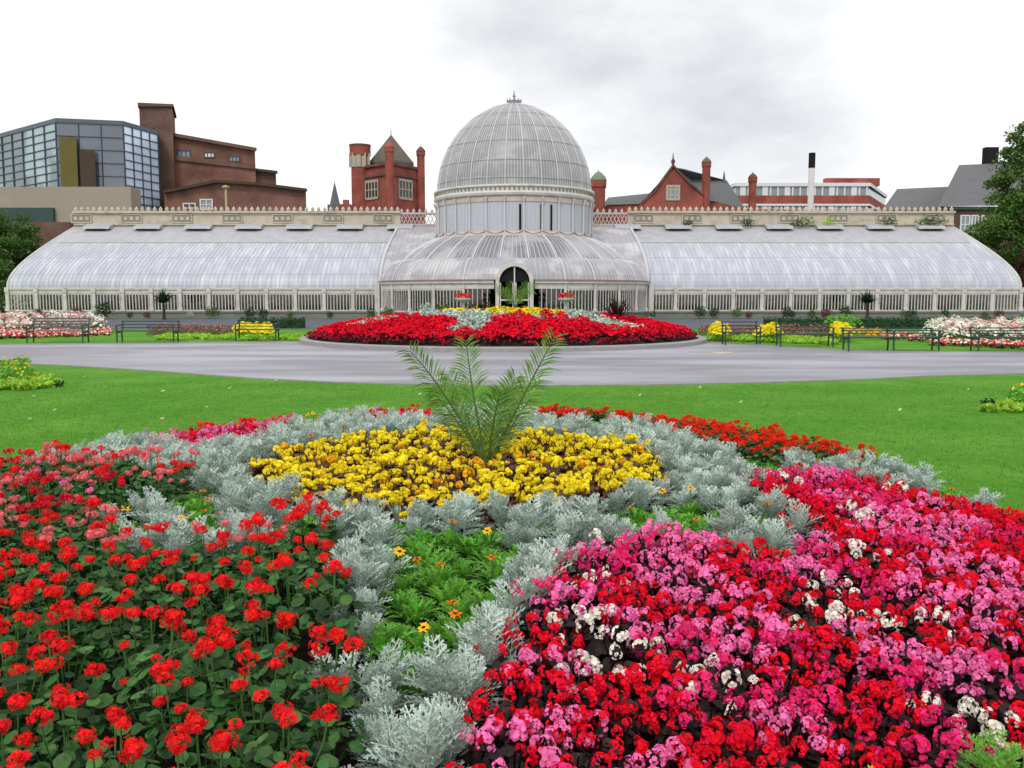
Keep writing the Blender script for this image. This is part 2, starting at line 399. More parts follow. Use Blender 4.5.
def m_gerhead(seed):
    r = random.Random(seed); mb = MB(); n_ = r.randint(17, 32); lean = Vector((r.uniform(-.35, .35), r.uniform(-.35, .35), 0))
    for k in range(n_):
        d = (rdir(r, .15) + Vector((0, 0, .15)) + lean * .5).normalized(); q = r.uniform(.35, 1.05); c = Vector((d.x * .037 * q, d.y * .037 * q, d.z * .021 * q + .002)) + lean * .01
        a = d.orthogonal().normalized(); b = d.cross(a); t0 = r.uniform(0, 6.28); s = r.uniform(.009, .0135); d = (d + rdir(r) * .3).normalized()
        for j in range(5):
            t = t0 + j * 2 * pi / 5; e = a * cos(t) + b * sin(t); f = d.cross(e); p = c + d * .004
            mb.add([p, p + e * s * .7 - f * s * .45 + d * s * .25, p + e * s * 1.25 + d * s * .1, p + e * s * .7 + f * s * .45 + d * s * .25], [(0, 1, 2, 3)])
    for k in range(4):   # unopened buds hang under the head
        t = r.uniform(0, 6.28); c = Vector((cos(t) * .022, sin(t) * .022, -.012)); mb.fan(c, (cos(t), sin(t), -.2), .005, 5, .6, 0, rr=r)
    return mb
def m_double(seed):
    r = random.Random(seed); mb = MB(); c0 = [Vector((r.uniform(-.022, .022), r.uniform(-.022, .022), r.uniform(-.012, .012))) for _ in range(3)]
    for k in range(46):
        d = rdir(r, .3); q = r.uniform(.4, 1.05); c = c0[k % 3]
        mb.fan(c + Vector((d.x, d.y, d.z * .8)) * .021 * q, d + rdir(r) * .45, r.uniform(.009, .016), 6, r.uniform(.1, .5), 0, rr=r)
    return mb
def lobed(mb, base, dirv, L, curl, r, mi=0, lobes=5):
    """deeply cut felted leaf"""
    d = Vector(dirv).normalized(); side = d.cross(Vector((0, 0, 1)))
    if side.length < .05: side = Vector((1, 0, 0))
    side.normalize(); nrm = side.cross(d).normalized(); pts = []
    for i in range(lobes + 2):
        u = i / (lobes + 1); pts.append(Vector(base) + d * L * u - nrm * curl * L * u * u)
    mb.strap(pts, [.003] + [.004] * lobes + [.005], side, mi)
    for i in range(1, lobes + 1):
        u = i / (lobes + 1); q = L * .30 * sin(pi * min(.95, u * .75 + .15))
        for sg in (-1, 1):
            t = (pts[min(i + 1, lobes + 1)] - pts[i]).normalized(); e = (side * sg * .8 + t * .7 + nrm * .25).normalized(); f = e.cross(nrm).normalized()
            p = pts[i]; tip = p + e * q; w = .0034
            mb.add([p - f * w * .6, p + f * w * .6, tip + f * w * 1.1, tip + e * w * 1.6, tip - f * w * 1.1], [(0, 1, 2, 3, 4)], mi)
            if q > .022:
                for s2 in (-1, 1):
                    g_ = (f * s2 * .8 + e * .7).normalized(); p2 = p + e * q * .6; h_ = g_.cross(nrm).normalized()
                    mb.add([p2 - h_ * .003, p2 + h_ * .003, p2 + g_ * q * .4 + h_ * .0026, p2 + g_ * q * .4 - h_ * .0026], [(0, 1, 2, 3)], mi)
def m_silver(seed, n=50):
    r = random.Random(seed); mb = MB()
    for k in range(n):
        t = r.uniform(0, 6.28); q = r.random(); el = radians(72 - 62 * q + r.uniform(-18, 18))
        b = Vector((cos(t) * .035 * q, sin(t) * .035 * q, .03 + .10 * (1 - q) + r.uniform(0, .06)))
        lobed(mb, b, (cos(t) * cos(el), sin(t) * cos(el), sin(el)), r.uniform(.08, .165), r.uniform(-.1, .5), r)
    for k in range(5):
        t = r.uniform(0, 6.28); mb.tube([(0, 0, 0), (cos(t) * .02, sin(t) * .02, .12)], .004, 3, 0, False)
    return mb
def m_gerfol(seed, heads):
    r = random.Random(seed); mb = MB()
    for k in range(84):
        t = r.uniform(0, 6.28); q = sqrt(r.random()); z = .05 + .22 * (1 - .5 * q * q) * r.uniform(.4, 1)
        c = (cos(t) * q * .15, sin(t) * q * .15, z)
        mb.fan(c, (cos(t) * q * .7 + r.uniform(-.55, .55), sin(t) * q * .7 + r.uniform(-.55, .55), 1), r.uniform(.014, .031), 10, .2, 0, rr=r, scal=.1)
        if k % 3 == 0: mb.tube([(c[0] * .4, c[1] * .4, z * .4), c], .0022, 3, 1, False)
    for h in heads: mb.tube([(h[0] * .5, h[1] * .5, .12), (h[0] * .9, h[1] * .9, h[2] * .75), (h[0], h[1], h[2] - .01)], .0028, 4, 1, False)
    return mb
def m_strapfol(seed, n=42, L=.19, w=.013):
    r = random.Random(seed); mb = MB()
    for k in range(n):
        t = r.uniform(0, 6.28); q = r.random(); el = radians(82 - 55 * q); l = L * r.uniform(.7, 1.15)
        d = Vector((cos(t) * cos(el), sin(t) * cos(el), sin(el))); s = Vector((-sin(t), cos(t), 0)); b = Vector((cos(t) * .06 * q, sin(t) * .06 * q, .02 + r.uniform(0, .05)))
        pts = [b + d * l * u - Vector((0, 0, 1)) * .35 * l * u * u for u in (0, .35, .7, 1)]
        mb.strap(pts, [w * .5, w, w * .9, .002], s)
        for u, sg in ((.4, 1), (.55, -1), (.7, 1)):
            p = b + d * l * u - Vector((0, 0, 1)) * .35 * l * u * u
            e = (s * sg * .8 + d * .6).normalized(); mb.strap([p, p + e * l * .22], [w * .5, .003], d)
    return mb
def m_daisy(seed):
    r = random.Random(seed); mb = MB(); nrm = Vector((r.uniform(-.3, .3), r.uniform(-.6, .2), 1)).normalized(); a = nrm.orthogonal().normalized(); b = nrm.cross(a); c = Vector((0, 0, 0))
    for k in range(14):
        t = 2 * pi * k / 14; e = a * cos(t) + b * sin(t); f = nrm.cross(e)
        h_ = r.uniform(-.012, .012); mb.add([c + e * .006 - f * .003, c + e * .022 - f * .006 + nrm * h_ * .5, c + e * .028 + nrm * h_, c + e * .022 + f * .006 + nrm * h_ * .5, c + e * .006 + f * .003], [(0, 1, 2, 3, 4)])
    mb.fan(c + nrm * .004, nrm, .010, 8, -.3, 1, rr=r)
    return mb
MESHC = {}
def shared(key, fn, mats):
    """mesh data made once per key"""
    if key not in MESHC:
        o = fn().build(key.split('|')[0], mats); MESHC[key] = o.data; COL.objects.unlink(o); bpy.data.objects.remove(o)
    return MESHC[key]
def child(name, me, parent, loc, rz=0, tilt=0, sc=1):
    o = bpy.data.objects.new(name, me); COL.objects.link(o); o.parent = parent; o.location = loc; o.rotation_euler = (tilt, 0, rz); o.scale = (sc,) * 3
    return o
def proto_begonia(i, col, n=9, leafmat='begleaf', big=False, name='begonia_plant'):
    spread = .12 if big else .165; r = random.Random(100 + i); root = bpy.data.objects.new(name, None); COL.objects.link(root)
    child('foliage', shared(f'foliage|beg{leafmat}{i%3}', lambda: m_begleaves(200 + i % 3), M[leafmat]), root, (0, 0, 0), r.uniform(0, 6))
    for k in range(n):
        t = k * 2.399 + r.uniform(-.3, .3); q = sqrt((k + .5) / n); z = .215 - .075 * q * q + r.uniform(-.01, .03)
        if big: me = shared(f'blossom|{col}{(k + i) % 5}', lambda: m_double(300 + (k + i) % 5), M[col if r.random() < .8 or col != 'yellow' else col])
        else: me = shared(f'flower_cluster|{col}{(k + i) % 6}', lambda: m_begcluster(320 + (k + i) % 6, None), M[col])
        child('blossom' if big else 'flower_cluster', me, root, (cos(t) * q * spread, sin(t) * q * spread, z - r.uniform(0, .03)), r.uniform(0, 6), r.uniform(-.5, .5), r.uniform(.6, 1.3) if not big else r.uniform(.5, 1.25))
    return Proto(root)
def proto_geranium(i, col, n=4, hh=.36):
    r = random.Random(400 + i); root = bpy.data.objects.new('geranium_plant', None); COL.objects.link(root)
    heads = []
    for k in range(n):
        t = k * 2.4 + r.uniform(-.4, .4) + i; q = r.uniform(.25, 1); heads.append((cos(t) * q * .13, sin(t) * q * .13, hh - .06 * q + r.uniform(-.04, .03)))
    child('foliage', shared(f'foliage|ger{i}', lambda: m_gerfol(420 + i, heads), [M['gerleaf'], M['gerstem']]), root, (0, 0, 0))
    for k, h in enumerate(heads):
        child('flower_head', shared(f'flower_head|{col}{(k * 2 + i) % 7}', lambda: m_gerhead(440 + (k * 2 + i) % 7), M[col]), root, h, r.uniform(0, 6), r.uniform(-.45, .45), r.uniform(.5, 1.05))
    return Proto(root)
def simple(name, key, fn, mats):
    o = bpy.data.objects.new(name, shared(key, fn, mats)); COL.objects.link(o); return Proto(o)
def proto_gazania(i, nf):
    r = random.Random(500 + i); root = bpy.data.objects.new('treasure_flower_plant', None); COL.objects.link(root)
    child('foliage', shared(f'foliage|gaz{i}', lambda: m_strapfol(520 + i, 64, .135, .019), M['limeleaf']), root, (0, 0, 0))
    for k in range(nf):
        x, y, z = r.uniform(-.08, .08), r.uniform(-.08, .08), r.uniform(.19, .26)
        st = MB(); st.tube([(x * .5, y * .5, .05), (x, y, z - .003)], .0025, 4)
        fl = child('daisy_flower', shared(f'daisy_flower|{i}', lambda: m_daisy(540 + i), [M['orange'] if i % 2 else M['amber'], M['eye']]), root, (x, y, z), r.uniform(0, 6))
        so = st.build('stem', M['gerstem']); so.parent = root
    return Proto(root)

# ---- front bed zones (unprojected once to the ground of the bed) ------------
H = .26
Z = {}
Z['gerL'] = [(-160, 452), (0, 449), (50, 444), (100, 447), (185, 449), (186, 468), (150, 474), (108, 478), (95, 495), (108, 513), (150, 520), (225, 514), (283, 497), (338, 505), (336, 600), (338, 680), (352, 760), (380, 1300), (-1500, 1300), (-900, 700)]
Z['begR'] = [(420, 1300), (445, 790), (478, 690), (520, 605), (548, 560), (605, 525), (650, 512), (705, 518), (742, 538), (800, 540), (812, 512), (790, 490), (750, 480), (765, 468), (830, 460), (880, 474), (950, 488), (985, 492), (1060, 505), (1600, 640), (1900, 1300)]
Z['rimL'] = [(150, 437), (150, 424), (220, 412), (300, 404), (304, 415), (255, 430), (200, 442)]
Z['rimM'] = [(375, 399), (440, 399), (440, 414), (378, 414)]
Z['rimR'] = [(532, 398), (640, 398), (720, 405), (800, 417), (880, 434), (905, 448), (868, 452), (800, 449), (725, 443), (690, 431), (640, 419), (535, 415)]
Z['g1'] = [(382, 510), (498, 506), (508, 540), (484, 590), (452, 632), (430, 652), (382, 645), (376, 600), (390, 560), (382, 535)]
Z['g2'] = [(168, 476), (212, 468), (232, 488), (205, 512), (165, 500)]
Z['g3'] = [(608, 490), (690, 482), (735, 490), (700, 512), (620, 508)]
Z['g4'] = [(298, 411), (330, 408), (326, 420), (300, 421)]
Z['g5'] = [(582, 413), (606, 412), (606, 424), (584, 424)]
Z['g6'] = [(735, 444), (790, 448), (790, 458), (745, 457)]
Z['g7'] = [(918, 474), (962, 480), (958, 490), (915, 484)]
Z['g8'] = [(80, 430), (100, 428), (102, 440), (78, 444)]
ZW = {k: upoly(v, z1, .35 if k == 'gerL' else H) for k, v in Z.items()}
YC = (-.40, 7.08, 1.64)
def zone(x, y):
    if hypot(x - YC[0], y - YC[1]) < YC[2]: return 'yel'
    for k in ('g1', 'g2', 'g3', 'g4', 'g5', 'g6', 'g7', 'g8'):
        if inside(x, y, ZW[k]): return 'green'
    for k in ('gerL', 'begR', 'rimL', 'rimM', 'rimR'):
        if inside(x, y, ZW[k]): return k
    return 'silver'
def visible(x, y, z, m=60):
    d = Vector((x, y, z - CAMZ)); zc = d.y * cp - d.z * sp_
    if zc < .3: return False
    px = 512 + F * d.x / zc; py = 384 - F * (d.y * sp_ + d.z * cp) / zc
    return -m < px < 1024 + m and py < 768 + m * 1.6
def grid(cx, cy, rad, s, seed, jit=.28, ey=1.):
    r = random.Random(seed); out = []; row = 0; y = -rad * ey
    while y <= rad * ey:
        x = -rad + (s / 2 if row % 2 else 0)
        while x <= rad:
            a, b = x + r.uniform(-jit, jit) * s, y + r.uniform(-jit, jit) * s
            if hypot(a, b / ey) < rad: out.append((cx + a, cy + b))
            x += s
        y += s * .866; row += 1
    return out
P = {}
for c in ('begred', 'pink', 'hotpink', 'white'): P[c] = [proto_begonia(i + 10 * len(P), c, 7 if c == 'white' else 12) for i in range(3)]
P['crimrim'] = [proto_begonia(70 + i, ('hotpink', 'begred', 'pink')[i], 9) for i in range(3)]
P['yellow'] = [proto_begonia(80 + i, ('yellow', 'yellow', 'yellow', 'amber')[i], (6, 7, 5, 4)[i], 'begleafbr', True, 'yellow_begonia') for i in range(4)]
P['ger'] = [proto_geranium(i, 'red', (4, 4, 3, 5, 3, 4)[i]) for i in range(6)]
P['gersal'] = [proto_geranium(10 + i, 'salmon', 5) for i in range(3)]
P['gerpink'] = [proto_geranium(20 + i, 'pink', 3) for i in range(1)]
P['gercr'] = [proto_geranium(30 + i, 'crimson', 4) for i in range(2)]
P['geror'] = [proto_geranium(40 + i, 'orred', 5, .30) for i in range(3)]
P['sil'] = [simple('dusty_miller', f'dusty_miller|{i}', (lambda i=i: m_silver(600 + i)), M['silver']) for i in range(4)]
P['gaz'] = [proto_gazania(i, (0, 1, 0, 0, 1, 0)[i]) for i in range(6)]
LBL = {
 'begred': ('red begonia plant with dark bronze leaves in the right part of the front bed', 'mixed begonias filling the right part of the front bed'),
 'pink': ('pink begonia plant with dark bronze leaves in the right part of the front bed', 'mixed begonias filling the right part of the front bed'),
 'hotpink': ('magenta begonia plant with dark bronze leaves in the right part of the front bed', 'mixed begonias filling the right part of the front bed'),
 'white': ('white flowered begonia plant with dark leaves in the right part of the front bed', 'mixed begonias filling the right part of the front bed')}
def put(kind, x, y, sc, label, group, cat, dz=0):
    p = R.choice(P[kind][:3] if kind == 'yellow' and R.random() < .55 else P[kind]); return p.place((x, y, z1(x, y) + dz - .01), R.uniform(0, 6.28), sc * (R.uniform(.68, 1.12) if kind == 'sil' else R.uniform(.88, 1.14)), label, group, cat)
pal = at_z(488, 458, .42); PALM = (pal.x, 7.0)
cnt = {}
def inc(k): cnt[k] = cnt.get(k, 0) + 1
for x, y in grid(BX, BY, BR - .08, .222, 1, ey=EY):
    zn = zone(x, y)
    if zn != 'begR' or not visible(x, y, .5): continue
    t = R.random(); k = 'begred' if t < .37 else 'pink' if t < .72 else 'hotpink' if t < .90 else 'white'
    if hypot(x - 2.05, y - 3.55) < .17: continue
    put(k, x, y, 1.03, LBL[k][0], LBL[k][1], 'begonia'); inc(zn)
for x, y in grid(BX, BY, BR - .08, .255, 2, ey=EY):
    zn = zone(x, y)
    if zn != 'gerL' or not visible(x, y, .5): continue
    far_ = y > 5.0
    t = R.random()
    if far_ and x > -5.0 and y < 7.6 and t < .5: k = 'gersal'
    elif far_ and t < .56: k = 'gerpink'
    elif far_ and t < .72: k = 'gercr'
    elif x < -2.1 and t < .45: k = 'gersal'
    elif y > 4.3 and t < .14: k = 'gersal'
    else: k = 'ger'
    nm = {'ger': 'scarlet', 'gersal': 'salmon pink', 'gerpink': 'bright pink', 'gercr': 'crimson'}[k]
    put(k, x, y, 1.0, f'{nm} geranium plant with round green leaves in the left part of the front bed', 'geraniums filling the left part of the front bed', 'geranium'); inc(zn)
for x, y in grid(BX, BY, BR - .05, .235, 3, ey=EY):
    zn = zone(x, y)
    if not visible(x, y, .5): continue
    if zn == 'yel':
        if hypot(x - PALM[0], y - PALM[1]) < .12: continue
        o = put('yellow', x, y, 1.08, 'yellow double begonia with bronze leaves in the oval around the young palm', 'yellow begonias around the young palm', 'begonia'); inc(zn)
    elif zn in ('rimL', 'rimM'):
        put('crimrim', x, y, 1.0, 'crimson pink begonia on the far left rim of the front bed', 'crimson begonias on the far rim of the front bed', 'begonia'); inc(zn)
    elif zn == 'rimR':
        put('geror', x, y, .9, 'orange red geranium on the far right rim of the front bed', 'orange red geraniums on the far right rim of the front bed', 'geranium'); inc(zn)
sil = [(x, y) for x, y in grid(BX, BY, BR - .03, .190, 4, .40, ey=EY) if zone(x, y) == 'silver' and visible(x, y, .5) and hypot(x - YC[0], y - YC[1]) > 1.6]
sil.sort(key=lambda p: p[1]); SILB = [m_silver(600 + i, 34) for i in range(4)]; mbs = MB()
for i, (x, y) in enumerate(sil):
    if y > 4.6 and R.random() < .17:
        put('gaz', x, y, 1.05, 'bright green treasure flower plant with orange daisies between the silver plants', 'green treasure flower plants between the silver spokes', 'treasure flower'); continue
    if i < 290: put('sil', x, y, 1.0, 'silver leaved dusty miller plant edging the colour blocks of the front bed', 'silver dusty miller plants edging the front bed', 'dusty miller'); inc('silver')
    else: mbs.merge(R.choice(SILB), (x, y, z1(x, y) - .01), R.uniform(0, 6.28), R.uniform(.88, 1.14)); inc('silver rest')
if mbs.v: tag(mbs.build('dusty_miller_mass', M['silver']), 'silver leaved dusty miller plants along the far side of the front bed', 'dusty miller', kind='stuff')
for x, y in grid(BX, BY, BR, .18, 5, ey=EY):
    zn = zone(x, y)
    if zn == 'green' and visible(x, y, .5):
        put('gaz', x, y, 1.0, 'bright green treasure flower plant with orange daisies between the silver plants', 'green treasure flower plants between the silver spokes', 'treasure flower'); inc(zn)
print('COUNTS', cnt)
drop_unused([p for l in P.values() for p in l])

# bright green bushes at the bottom right
for k, (px, py, zz, s, lb) in enumerate(((1000, 742, .42, 1.0, 'bright green feathery bush at the bottom right corner of the front bed'), (868, 768, .34, .55, 'tiny pale green sprout among the begonias near the bottom edge'))):
    p = at_z(px, py, zz); mb = MB(); r = random.Random(50 + k)
    for _ in range(150):
        t = r.uniform(0, 6.28); q = sqrt(r.random()); z = .1 + .32 * s * (1 - .5 * q * q) * r.uniform(.5, 1)
        c = Vector((p.x + cos(t) * q * .11 * s, p.y + sin(t) * q * .11 * s, z1(p.x, p.y) - .08 + z))
        lobed(mb, c, (cos(t) * q + r.uniform(-.4, .4), sin(t) * q + r.uniform(-.4, .4), .8), .05, .3, r, 0, 3)
    tag(mb.build('parsley_plant', M['limeleaf'] if k == 0 else M['lettuce'], loc=(p.x, p.y, z1(p.x, p.y))), lb, 'green plant')

# ---- young palm --------------------------------------------------------------
def frond(mb, base, tip, mid_off, n, L, r, droop=.2):
    base = Vector(base); tip = Vector(tip); c = (base + tip) / 2 + Vector(mid_off)
    def q(u): return base * (1 - u) ** 2 + c * 2 * u * (1 - u) + tip * u * u
    pts = [q(i / 10) for i in range(11)]; mb.tube(pts, [.012 * (1 - .85 * i / 10) + .0015 for i in range(11)], 5, 1)
    for i in range(n):
        u = .16 + .84 * i / (n - 1); p = q(u); t = (q(min(1, u + .01)) - q(u - .01)).normalized()
        s0 = t.cross(Vector((0, 1, .35))).normalized(); up = s0.cross(t)
        for sg in (-1, 1):
            l = L * (.45 + .9 * sin(pi * (u * .78 + .1))) * r.uniform(.85, 1.1) * .72
            d = (s0 * sg * r.uniform(.8, 1) + t * r.uniform(.75, 1.05) + up * r.uniform(-.1, .5) * 1.0).normalized()
            e = d.cross(up).normalized() if d.cross(up).length > .1 else t
            p2 = p + d * l * .5 ; p3 = p + d * l - Vector((0, 0, droop * l))
            mb.strap([p, p2, p3], [.005, .014, .002], (t + up * r.uniform(-.3, .3)).normalized() if False else e.cross(d) * .4 + e, 0)
def palm(name, loc, fronds, label, n, L, lift, seed=1):
    r = random.Random(seed); root = thing(name, loc, label, 'palm')
    b = Vector(loc) + Vector((0, 0, lift))
    st = MB(); st.tube([Vector(loc), b + Vector((0, 0, .02))], [.04, .028], 8); st.build('trunk', M['bark'], root)
    for tip, off in fronds:
        mb = MB(); frond(mb, b, tip, off, n, L, r); mb.build('frond', [M['palmleaf'], M['palmrib']], root)
    return root
py_ = PALM[1]
fr = []
for (px, py, dy, ox, oz) in ((411, 352, -.15, -.02, .16), (466, 342, .1, -.03, .05), (554, 338, -.1, .02, .06), (432, 392, .35, -.06, .16), (540, 385, .4, .05, .12), (515, 378, .15, .0, .08), (448, 375, .3, -.03, .14), (500, 392, -.25, 0, .1)):
    t = at_y(px, py, py_ + dy); fr.append(((t.x, t.y, t.z), (ox, 0, oz)))
palm('young_palm', (PALM[0], PALM[1], z1(*PALM)), fr, 'young feathery date palm standing in the yellow begonias of the front bed', 32, .22, .10)

# ---- small distant plants ----------------------------------------------------
def m_small(seed, nl, nf, w, h, leafs=.05, fl=.06, top=True, nf2=0):
    r = random.Random(seed); mb = MB()
    clump(mb, (0, 0, h * .42), (w * .5, w * .5, h * .42), nl, leafs, 0, r, .4, .5, .0)
    for k in range(nf + nf2):
        t = r.uniform(0, 6.28); q = sqrt(r.random()); z = h * (1 - .45 * q * q) * r.uniform(.85, 1.05)
        d = Vector((cos(t) * q * .8, sin(t) * q * .8, .75)) + rdir(r) * .3
        mb.fan((cos(t) * q * w * .48, sin(t) * q * w * .48, z), d, fl * r.uniform(.6, 1.1) * .5, 6, .3, 1 if k < nf else 2, rr=r)
    return mb
SM = {}
def small(key, leaf, flower, nl=40, nf=34, w=.42, h=.32, ls=.07, fl=.09, nvar=3, f2=None, nf2=0):
    SM[key] = [(m_small(hash(leaf + flower) % 97 + 7 * i if False else 700 + 13 * i + len(SM) * 31, nl, nf, w, h, ls, fl, nf2=nf2), [M[leaf], M[flower]] + ([M[f2]] if f2 else [])) for i in range(nvar)]
small('fred', 'begleaf', 'begred', 30, 42, .44, .33, f2='crimson', nf2=16); small('fdark', 'begleaf', 'lowred', 44, 16, .4, .22); small('fyel', 'limeleaf', 'yellow', 40, 20, .4, .3, f2='amber', nf2=8)
small('fsil', 'silver', 'silver', 60, 6, .42, .34, .11); small('fwhite', 'weed', 'white', 80, 26, .6, .55, .09, .12)
small('fpale', 'weed', 'palepink', 80, 24, .6, .5, .09, .12, f2='salmon', nf2=8); small('flow', 'begleaf', 'begred', 24, 14, .4, .2, f2='white', nf2=12)
small('fbrown', 'brownleaf', 'salmon', 70, 5, .6, .38, .09, .06); small('flime', 'lettuce', 'lettuce', 80, 4, .34, .17, .11, .06)
small('fgold', 'limeleaf', 'yellow', 26, 60, .5, .5, .09, .12); small('fgreen', 'limeleaf', 'yellow', 150, 3, .45, .42, .08, .07, f2='amber', nf2=2)
small('fborange', 'limeleaf', 'amber', 24, 50, .5, .5, .09, .12)
DATA = {}
def sp(key, i):
    if (key, i) not in DATA:
        mb, ms = SM[key][i]; o = mb.build(key, ms); DATA[key, i] = o.data; COL.objects.unlink(o); bpy.data.objects.remove(o)
    return DATA[key, i]
def spot(key, name, x, y, z, label, group, cat, sc=1.):
    i = R.randrange(len(SM[key])); o = bpy.data.objects.new(name, sp(key, i)); COL.objects.link(o)
    o.location = (x, y, z); o.rotation_euler = (R.uniform(-.12, .12), R.uniform(-.12, .12), R.uniform(0, 6.28)); s = sc * R.uniform(.75, 1.28); o.scale = (s, s, s)
    return tag(o, label, cat, group)
# round bed behind the path
def ang(x, y): return math.degrees(atan2(x - CX2, -(y - CY2)))   # 0 = towards the camera
def zone2(x, y):
    q = hypot(x - CX2, y - CY2); a = ang(x, y)
    if q > R2 - .45: return 'fdark'
    if q < 2.3: return 'fyel'
    if q < 3.2 and a > 5 and a < 55: return 'fyel' if q < 2.9 else 'fred'
    if q < 3.9: return 'fsil'
    for c, w in ((-12, 7), (48, 9), (-68, 10), (110, 12), (170, 12), (-130, 12)):
        if abs(a - c) < w * (1.6 - q / R2) and q < 6.2: return 'fsil'
    return 'fred'
L2 = {'fred': ('red_begonia', 'bright red begonia in the kerbed round bed before the glasshouse', 'begonia', 'red begonias in the kerbed round bed'),
      'fdark': ('deep_red_begonia', 'low dark red begonia along the kerb of the round bed', 'begonia', 'dark red edging of the kerbed round bed'),
      'fyel': ('yellow_begonia', 'yellow flowering plant at the crown of the kerbed round bed', 'flower plant', 'yellow plants crowning the round bed'),
      'fsil': ('silver_plant', 'silver leaved plant in the kerbed round bed', 'silver plant', 'silver plants of the kerbed round bed')}
pts = grid(CX2, CY2, R2 - .05, .36, 9); pts.sort(key=lambda p: p[1]); rest = {}; nred = 0; c2 = {}
for x, y in pts:
    k = zone2(x, y); z = z2(x, y) - .02; lim = {'fred': 290, 'fdark': 110, 'fyel': 95, 'fsil': 140}[k]
    c2[k] = c2.get(k, 0) + 1
    if c2[k] <= lim: nm, lb, ct, gr = L2[k]; spot(k, nm, x, y, z, lb, gr, ct)
    elif y < CY2 + 5: rest.setdefault(k, []).append((x, y, z))
for k, l in rest.items():
    mb = MB()
    for x, y, z in l: mb.merge(SM[k][R.randrange(3)][0], (x, y, z), R.uniform(0, 6), R.uniform(.85, 1.15))
    tag(mb.build({'fred': 'red_begonia_mass', 'fdark': 'dark_edging_mass', 'fyel': 'yellow_flower_mass', 'fsil': 'silver_plant_mass'}[k], SM[k][0][1]), L2[k][1].split(' in ')[0].split(' along')[0] + ' mass on the far side of the kerbed round bed', 'flowers', kind='stuff')
print('BED2', c2)
# palm on the crown of the round bed
fr = []; r = random.Random(5)
for k in range(13):
    t = k * 2 * pi / 13; q = r.uniform(.5, .95); fr.append(((CX2 + .45 + cos(t) * q, CY2 + sin(t) * q, 1.75 + r.uniform(.1, .5)), (cos(t) * .05, sin(t) * .05, .3)))
palm('small_palm', (CX2 + .45, CY2, z2(CX2, CY2)), fr, 'small bright green palm crowning the round bed in front of the arched door', 16, .3, .25, 4)
def strapbush(name, loc, h, w, n, m, label, cat, lw=.05, seed=1, trunk=0., tm='bark', group=None):
    r = random.Random(seed); loc = Vector(loc); root = thing(name, loc, label, cat, group)
    if trunk: tb = MB(); tb.tube([loc - Vector((0, 0, .05)), loc + Vector((.02, 0, trunk * .5)), loc + Vector((0, 0, trunk))], [.11, .08, .07], 8); tb.build('trunk', M[tm], root)
    mb = MB(); b0 = loc + Vector((0, 0, trunk))
    for k in range(n):
        t = r.uniform(0, 6.28); q = r.random(); el = radians(85 - 75 * q); l = (h - trunk) * r.uniform(.7, 1.1); d = Vector((cos(t) * cos(el) * w / h * 2, sin(t) * cos(el) * w / h * 2, sin(el)))
        p = [b0 + d * l * u - Vector((0, 0, .35 * l * u * u * q)) for u in (0, .4, .75, 1)]
        mb.strap(p, [lw * .6, lw, lw * .7, .005], (-sin(t), cos(t), 0))
    mb.build('leaves', M[m], root); return root
for px, pyt, lb in ((618, 297, 'dark red spiky cordyline on the right side of the round bed crown'), (478, 300, 'dark spiky cordyline on the left side of the round bed crown')):
    p = at_y(px, 318, 34.6 if px < 500 else 34.0); z = z2(p.x, p.y); strapbush('cordyline', (p.x, p.y, z), (ZZ(pyt, p.y) - z) * 1.15, .95, 110, 'cordleaf', lb, 'cordyline', .075, int(px))

# beds on the side lawns
def patch(pxpoly, key, name, label, group, cat, s, zf=0., seed=1, sc=1., rise=0.):
    W = [at_z(px, py, zf) for px, py in pxpoly]; Pp = [(w.x, w.y) for w in W]
    x0 = min(p[0] for p in Pp); x1 = max(p[0] for p in Pp); y0 = min(p[1] for p in Pp); y1 = max(p[1] for p in Pp)
    cx, cy = (x0 + x1) / 2, (y0 + y1) / 2; rad = hypot(x1 - x0, y1 - y0) / 2; k = 0
    for x, y in grid(cx, cy, rad, s, seed):
        if inside(x, y, Pp) and visible(x, y, .3, 12): spot(key, name, x, y, gz(y) + rise * (y - y0) / max(.1, y1 - y0) - .01, label, group, cat, sc); k += 1
    print('PATCH', label[:40], k)
patch([(-40, 341), (110, 336), (112, 331), (-40, 334)], 'flow', 'edging_begonia', 'low red and white edging plant before the left raised flower bank', 'edging plants of the left raised bank', 'flower plant', .45, seed=2)
patch([(-60, 335), (100, 333), (104, 327), (-60, 327)], 'fwhite', 'white_flower_plant', 'tall white flowering plant in the bank behind the far left bench', 'white and pink flowers behind the far left bench', 'flower plant', .72, seed=3, sc=.95, rise=.12)
patch([(-60, 335), (90, 333), (94, 327), (-60, 327)], 'fpale', 'pale_pink_flower_plant', 'tall pale pink flowering plant in the bank behind the far left bench', 'white and pink flowers behind the far left bench', 'flower plant', .8, seed=4, sc=.95, rise=.12)
patch([(930, 346), (1080, 352), (1080, 347), (940, 343)], 'flow', 'edging_begonia', 'low red and white edging plant before the right raised flower bank', 'edging plants of the right raised bank', 'flower plant', .42, seed=5)
patch([(922, 343), (1080, 347), (1090, 333), (930, 331)], 'fwhite', 'white_flower_plant', 'tall white flowering plant in the bank behind the far right bench', 'white and pink flowers behind the far right bench', 'flower plant', .72, seed=6, sc=.9, rise=.2)
patch([(932, 341), (1080, 345), (1090, 334), (940, 333)], 'fpale', 'pale_pink_flower_plant', 'tall pale pink flowering plant in the bank behind the far right bench', 'white and pink flowers behind the far right bench', 'flower plant', .78, seed=7, sc=.9, rise=.2)
patch([(155, 341), (238, 340), (238, 335), (162, 336)], 'flime', 'lime_edging_plant', 'lime green edging plant of the left side bed', 'lime edging of the left side bed', 'edging plant', .46, seed=8)
